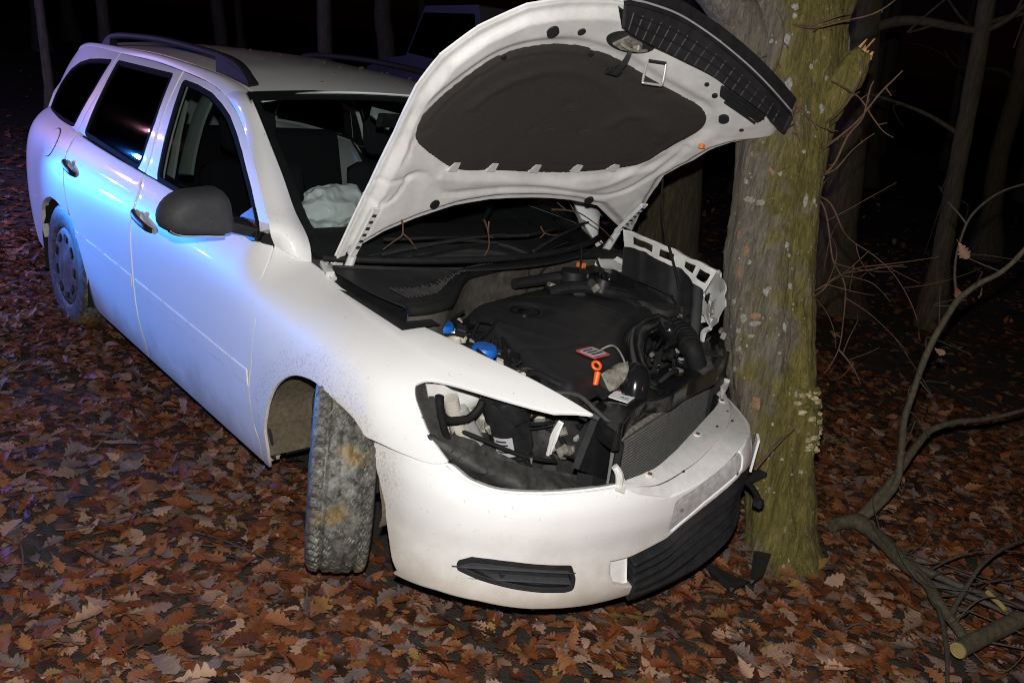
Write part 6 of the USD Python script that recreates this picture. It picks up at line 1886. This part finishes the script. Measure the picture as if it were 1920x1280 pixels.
bc = np.array(D["burr"])
disp += bulge(bc[0] + A(0, 0, -.06), A(.09, .09, .15), .050)
disp += bulge(cc[int(nh * .70)] + aR[int(nh * .7)] * .17, A(.09, .09, .12), .040)
disp += bulge(cc[int(nh * .79)] + aR[int(nh * .79)] * .20, A(.09, .09, .09), .045)
disp += bulge(cc[8] + aR[8] * .1 - aB[8] * .1, A(.2, .2, .10), .03)
P1 = P0 + dirs * disp[..., None]
i, j = np.meshgrid(np.arange(nh - 1), np.arange(na_), indexing="ij")
q = np.stack([i * na_ + j, i * na_ + (j + 1) % na_, (i + 1) * na_ + (j + 1) % na_, (i + 1) * na_ + j], -1).reshape(-1, 4)
trunk = fix(trimesh.Trimesh(P1.reshape(-1, 3), np.vstack([q[:, [0, 1, 2]], q[:, [0, 2, 3]]]), process=False))
tr_o = part("trunk", trunk, "tree_bark", TREE, True)


def on_trunk(h, a):
    """Point on the bark: h 0..1 along the trunk, a angle (0 = right, pi/2 = towards the camera's far side)."""
    ii = int(np.clip(h, 0, 1) * (nh - 1)); jj = int((a % (2 * np.pi)) / (2 * np.pi) * na_) % na_
    return P1[ii, jj], dirs[ii, jj], tt[ii]


FRONT = math.pi / 2 if (dirs[200, na_ // 4] @ cam_f) < 0 else -math.pi / 2
part("limb", tube(np.array(D["fork"]), [.11, .085, .075, .07], 22, 30, bump=.35, seed=5), "tree_bark", TREE, True)
stb = np.array(D["stub"])
stm = tube(np.vstack([stb[:1] * 2 - stb[1:2], stb]), [.07, .082, .058, .036, .026], 60, 70, bump=.35, seed=6)
stm.vertices += unit(np.array(stm.vertex_normals)) * ((meshkit.fbm(stm.vertices * A(34, 34, 9), 4, 44) - .5) * .030)[:, None]
part("broken_stub", stm, "tree_bark", TREE, True)
sd_ = unit(stb[-1] - stb[-2])
spl_ = []
for k in range(9):
    a = RNG.uniform(0, 6.3); o = (cam_r * math.cos(a) + cam_u * math.sin(a)) * RNG.uniform(.005, .026)
    b0 = stb[-1] + o - sd_ * .01
    spl_.append(hull(np.vstack([b0 + RNG.normal(0, .007, (5, 3)), b0 + sd_ * RNG.uniform(.02, .05) + RNG.normal(0, .003, (4, 3))])))
part("splinter", spl_, "raw_wood", TREE, 20)
# fungus and moss on the burr
fun = []
for k in range(46):
    z = RNG.uniform(-.19, .06); s = RNG.normal(0, .025)
    h = np.argmin(np.linalg.norm(cc - (bc[0] + A(0, 0, z)), axis=1)) / (nh - 1)
    a = .52 * np.sign(FRONT) * 1.35 + s * 7 + (.30 if k % 3 == 0 else 0) * np.sign(FRONT)
    p, d, t = on_trunk(h, a)
    m_ = trimesh.creation.icosphere(2, 1.0)
    m_.vertices *= A(RNG.uniform(.010, .020), RNG.uniform(.008, .014), RNG.uniform(.006, .012))
    m_.vertices += unit(m_.vertices) * ((meshkit.noise(m_.vertices * 160, k) - .5) * .012)[:, None]
    m_.apply_transform(rot4(frame_to(t, d)))
    m_.apply_translation(p + d * .003)
    part("fungus", m_, "fungus" if k % 4 else "moss_clump", TREE, 60)
# moss cushions, lichen discs and torn bark
for k in range(34):
    h = RNG.uniform(.10, .86); a = FRONT * RNG.uniform(.35, 1.65)
    p, d, t = on_trunk(h, a)
    s = RNG.uniform(.0035, .008) * (1.5 if RNG.random() < .15 else 1)
    m_ = trimesh.creation.icosphere(2, 1.0)
    m_.vertices = m_.vertices * A(s, s * RNG.uniform(.6, 1.1), .0022) * (1 + (meshkit.noise(m_.vertices * 2.2, 50 + k) - .5)[:, None] * .9)
    m_.apply_transform(rot4(frame_to(d, t)))
    m_.apply_translation(p + d * .0005)
    part("lichen_patch", m_, "lichen", TREE, 60)


def trunk_px(u, v):
    """The bark point seen in the direction of the photograph's (u, v): its nearest grid vertex."""
    pj = project(P1.reshape(-1, 3))
    d2 = (pj[:, 0] - u / 1920) ** 2 + (pj[:, 1] - v / 1920) ** 2 + .00002 * pj[:, 2]
    k = int(np.argmin(d2))
    return P1.reshape(-1, 3)[k], dirs.reshape(-1, 3)[k], tt[k // na_]


TEARS = T["tears"]
for u, v, w, h_, a_, mt in TEARS:
    p, d, t = trunk_px(u, v)
    m_ = trimesh.creation.icosphere(3, 1.0)
    w, h_ = w * .75, h_ * .75
    m_.vertices = m_.vertices * A(w, h_, .0035) * (1 + (meshkit.fbm(m_.vertices * 2.4 + u, 3, 7) - .5)[:, None] * 1.9)
    m_.apply_transform(rot4(euler(0, 0, a_)))
    R_ = np.stack([unit(np.cross(t, d)), unit(t - d * (t @ d)), d], 1)
    m_.apply_transform(rot4(R_))
    m_.apply_translation(p + d * .001)
    part("bark_tear" if mt == "bark_tear" else "lichen_patch", m_, mt, TREE, 60)
for k in range(1, 17):
    pts = np.array(D["tw%d" % k])
    if k in (10, 11, 12, 13, 14, 16):
        continue
    r0 = .0052 if k in (1, 4, 5, 3) else .0036
    part("twig", tube(pts, np.linspace(r0, r0 * .45, len(pts)), 6, 22, bump=.25, seed=k), "twig_bark", TREE, 60)
    for q in range(3):
        s = smoothpath(pts, 12)[3 + 3 * q % 8]
        part("bud", tube([s, s + RNG.normal(0, .016, 3)], [.0028, .0016], 5), "twig_bark", TREE, 60)

# ================================================================ saplings, fallen wood
SAP = thing("sapling", "bent grey sapling curving up to the right with a few withered leaves", "sapling")
part("stem", tube(np.array(D["sap"]), [.019, .019, .016, .0145, .0135, .013, .012, .011, .010, .009], 14, 70, bump=.18, seed=2), "branch_bark", SAP, 60)
part("branch", tube(np.array(D["sap_b"]), [.018, .017, .014, .012, .010, .008], 12, 50, bump=.2, seed=3), "branch_bark", SAP, 60)
part("branch", tube(np.array(D["sap_t1"]), [.006, .005, .0055, .005, .004], 7, 36, bump=.2, seed=4), "grey_twig", SAP, 60)
part("branch", tube(np.array(D["sap_t2"]), [.005, .004, .003], 6, 14), "grey_twig", SAP, 60)
for k, (p, sz) in enumerate(T["sapleaves"]):
    one_leaf(p, sz, "leaf_brown" if k % 2 else "leaf_tan", SAP, k, (70 * (-1) ** k, 40 + 30 * k, 50 * k))
for k in range(10):
    s = smoothpath(np.array(D["sap"]), 40)[8 + 3 * k]
    part("twig", tube([s, s + RNG.normal(0, .05, 3) + A(0, 0, .02), s + RNG.normal(0, .08, 3) + A(0, 0, .04)], [.003, .0022, .0012], 5, 10), "grey_twig", SAP, 60)
FB = thing("fallen_branch", "forked dead branch lying on the leaves at the foot of the sapling", "branch")
part("stem", tube(np.array(D["lie"]), [.026, .030, .027, .025, .022, .020, .018, .015], 12, 70, bump=.3, seed=8), "branch_bark", FB, 60)
part("branch", tube(np.array(D["lie2"]), [.016, .014, .012, .010], 9, 40, bump=.25, seed=9), "grey_twig", FB, 60)
part("branch", tube(np.array(D["lie3"]), [.014, .012, .010, .008], 9, 40, bump=.25, seed=10), "grey_twig", FB, 60)
part("branch", tube(np.array(D["lie4"]), [.010, .009, .007, .005], 8, 40, bump=.25, seed=11), "grey_twig", FB, 60)
part("branch", tube(np.array(D["lie5"]), [.010, .009, .006], 8, 30, bump=.25, seed=12), "grey_twig", FB, 60)
lp_ = smoothpath(np.array(D["lie"]), 60)
for k in range(20):
    s = lp_[18 + 2 * k % 40]
    e_ = s + A(*RNG.normal(0, .16, 2), RNG.uniform(-.01, .10)) + RNG.uniform(.02, .30) * cam_r
    part("twig", tube([s, (s + e_) / 2 + RNG.normal(0, .03, 3), e_], [.0036, .0026, .0012], 6, 16), "grey_twig", FB, 60)
LOG = thing("cut_log", "short sawn log with a pale cut end in the lower right corner", "log")
lg3 = np.array(D["log"])
part("bark", tube(lg3, [.027, .028, .029], 20, 30, bump=.15, seed=3), "branch_bark", LOG, 60)
part("cut_face", disc(lg3[0] - unit(lg3[1] - lg3[0]) * .002, lg3[0] - lg3[1], .0245, .006, 24), "peeled_wood", LOG)
tag(part("peeled_stick", tube(np.array(D["peel"]), [.011, .010, .009], 8, 14), "peeled_wood", None, 60), "yellow freshly peeled stick on the fallen branch", "stick")
# thin shrubs to the right of the trunk
for k, (keys, lab) in enumerate(((("tw10",), "thin bare stem arching right beside the trunk"), (("tw11", "tw12"), "forked brown twig reaching right from behind the trunk"), (("tw13", "tw14"), "long drooping twig hanging behind the trunk, forked at its tip"))):
    S_ = thing("bare_shrub", lab, "shrub")
    for q in keys:
        pts = np.array(D[q])
        part("stem", tube(pts, np.linspace(.0042, .0018, len(pts)), 6, 40, bump=.2, seed=k), "twig_bark", S_, 60)
        for b_ in range(5):
            s = smoothpath(pts, 30)[4 + 5 * b_]
            e_ = s + RNG.normal(0, .11, 3) + .05 * cam_r
            part("twig", tube([s, (s + e_) / 2 + RNG.normal(0, .02, 3), e_], [.0019, .0014, .0008], 5, 12), "twig_bark", S_, 60)
TW = thing("torn_branch", "thin brown branch wedged between the bumper and the trunk", "branch")
part("stem", tube(np.array(D["tw16"]), [.007, .006, .004], 7, 20, bump=.2, seed=1), "twig_bark", TW, 60)
part("twig", tube([np.array(D["tw16"])[1], np.array(D["tw16"])[1] + A(.03, .05, .08)], [.004, .002], 5, 8), "twig_bark", TW, 60)

# black bits of broken plastic on the leaves under the bumper
for pts, lab in (T["debris"]):
    P_ = np.array(pts)
    tag(part("plastic_shard", hull(np.vstack([P_, P_ + A(.004, .01, .016), P_ + A(-.01, .004, .012)])), "black_plastic", None, 20), lab, "plastic shard")

# twigs lying on the litter
for k in range(32):
    u = RNG.random(2)
    x, y = RNG.uniform(-2.5, 1.8), RNG.uniform(-2.2, 2.0)
    if -.75 < y < .75 and x < .95:
        y = -.95 - abs(y) if RNG.random() < .6 else 1.0 + abs(y)
    L_ = RNG.uniform(.12, .5); a = RNG.uniform(0, 6.3)
    pts = [A(x, y, 0)]
    for q in range(4):
        a += RNG.normal(0, .16)
        pts.append(pts[-1] + A(math.cos(a), math.sin(a), 0) * L_ / 4)
    pts = np.array(pts)
    pts[:, 2] = gz(pts[:, 0], pts[:, 1]) + .030 + RNG.uniform(-.012, .016, 5)
    tag(part("ground_twig", tube(pts, np.linspace(.0036, .0015, 5) * RNG.uniform(.5, 1.3), 6, 18, bump=.3, seed=k), "grey_twig" if k % 3 else "twig_bark", None, 60), "thin broken twig lying loose on the fallen leaves", "twig", "twigs lying on the leaf litter")
# broken twigs stuck on the scuttle and in front of the windscreen
TWS = T["scuttle_twigs"]
for k, (lines, lab) in enumerate(TWS):
    S_ = thing("broken_twig", lab, "twig")
    for l in lines:
        part("stem", tube(np.array(l), np.linspace(.0035, .0018, len(l)), 5, 14, bump=.2, seed=k), "twig_bark", S_, 60)

# ================================================================ trees behind
UP = unit(A(0, 0, 1) - .105 * cam_r)


def bg_tree(x, y, r, lab, H=7.0, mat="far_bark", lean=(0, 0), limbs=(), grp=None, seed=0, sides=22):
    rg = np.random.default_rng(seed)
    t = thing("tree", lab, "tree", grp)
    b = A(x, y, float(gz(x, y)) - .1)
    up = unit(UP + A(lean[0], lean[1], 0))
    hs = np.linspace(0, H, 12)
    side = unit(np.cross(up, A(1, .3, 0)))
    pts = b + hs[:, None] * up + np.cumsum(rg.normal(0, r * .16, (12, 3)) * A(1, 1, 0), axis=0)
    rr_ = r * (1.25 * np.exp(-hs * 4) + 1 - .05 * hs)
    part("trunk", tube(pts, rr_, sides, 90, bump=.14, seed=seed), mat, t, 60)
    for h, a, L_, rise in limbs:
        s = smoothpath(pts, 100)[int(h / H * 99)]
        d = A(math.cos(a), math.sin(a), rise)
        e_ = [s, s + d * L_ * .35 + A(0, 0, .04 * L_), s + d * L_ * .7 + rg.normal(0, .05, 3), s + d * L_ + rg.normal(0, .08, 3)]
        part("limb", tube(e_, [r * .28, r * .2, r * .14, r * .07], 8, 24, bump=.2, seed=seed), mat, t, 60)
        for q in range(3):
            s2 = smoothpath(e_, 10)[4 + q * 2]
            part("twig", tube([s2, s2 + rg.normal(0, .16, 3), s2 + rg.normal(0, .3, 3)], [r * .07, r * .05, r * .03], 5, 10), mat, t, 60)
    return t


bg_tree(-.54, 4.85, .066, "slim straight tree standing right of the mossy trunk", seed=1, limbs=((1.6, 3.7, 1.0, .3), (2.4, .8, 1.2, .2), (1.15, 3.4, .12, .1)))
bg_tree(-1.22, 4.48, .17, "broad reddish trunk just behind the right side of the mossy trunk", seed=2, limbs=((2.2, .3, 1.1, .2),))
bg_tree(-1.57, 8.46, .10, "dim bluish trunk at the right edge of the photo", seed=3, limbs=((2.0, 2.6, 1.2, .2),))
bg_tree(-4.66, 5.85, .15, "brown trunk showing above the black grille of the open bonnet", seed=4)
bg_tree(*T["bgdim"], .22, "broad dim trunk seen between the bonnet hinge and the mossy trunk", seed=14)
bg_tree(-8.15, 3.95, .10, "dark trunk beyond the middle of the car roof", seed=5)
bg_tree(-8.5, .71, .05, "thin trunk beyond the left end of the roof rail", seed=6)
bg_tree(-12.2, 2.6, .09, "faint trunk far behind the rear end of the roof rail", seed=8)
bg_tree(-9.5, 5.7, .14, "dim trunk to the left of the parked vehicle, beyond the roof", seed=9)
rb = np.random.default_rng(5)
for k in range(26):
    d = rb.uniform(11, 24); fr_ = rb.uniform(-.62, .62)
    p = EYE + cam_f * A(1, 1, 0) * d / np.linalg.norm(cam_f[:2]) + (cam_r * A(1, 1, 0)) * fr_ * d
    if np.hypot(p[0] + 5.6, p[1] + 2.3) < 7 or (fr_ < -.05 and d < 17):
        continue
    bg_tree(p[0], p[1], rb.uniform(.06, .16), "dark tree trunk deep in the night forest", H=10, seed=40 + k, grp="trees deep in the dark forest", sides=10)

# ================================================================ vehicle parked behind, half hidden by the bonnet
PV = thing("parked_car", "dark vehicle parked behind the white car, its window frame edged with blue light", "car", at=(-4.85, 3.8, .35), rz=math.radians(160))
side_ = lpoly([[-1.9, .25], [2.1, .25], [2.15, .55], [2.05, .82], [1.1, .98], [.35, 1.05], [-.2, 1.52], [-1.7, 1.55], [-2.05, 1.0], [-2.1, .5]])
body = trimesh.creation.extrude_polygon(rounded(side_.difference(Point(1.35, .28).buffer(.40)).difference(Point(-1.3, .28).buffer(.40)), .04), 1.7, engine="earcut")
body.apply_transform(rot4(np.array([[1, 0, 0], [0, 0, -1], [0, 1, 0]], float))); body.apply_translation((0, .85, 0))
part("body", fix(body), "dark_paint", PV, 30)
for sy in (-.865, .865):
    part("window_pane", prism(lpoly([[.22, 1.08], [-.22, 1.46], [-1.62, 1.48], [-1.85, 1.08]]), .012, (0, sy, 0), (1, 0, 0), (0, 0, 1)), "privacy_glass", PV)
    for xx in (1.35, -1.3):
        part("wheel", disc(A(xx, sy * .93, .30), A(0, 1, 0), .32, .2, 28), "black_rubber", PV)
dr = part("door", rbox((.05, 1.0, .75), .02, (.05, -1.30, .62)), "dark_paint", PV)
part("door_frame", tube([A(.05, -.84, .98), A(.04, -.86, 1.42), A(.04, -.98, 1.52), A(.05, -1.55, 1.46), A(.05, -1.78, 1.0)], .024, 8, 40), "black_gloss", dr, 60)
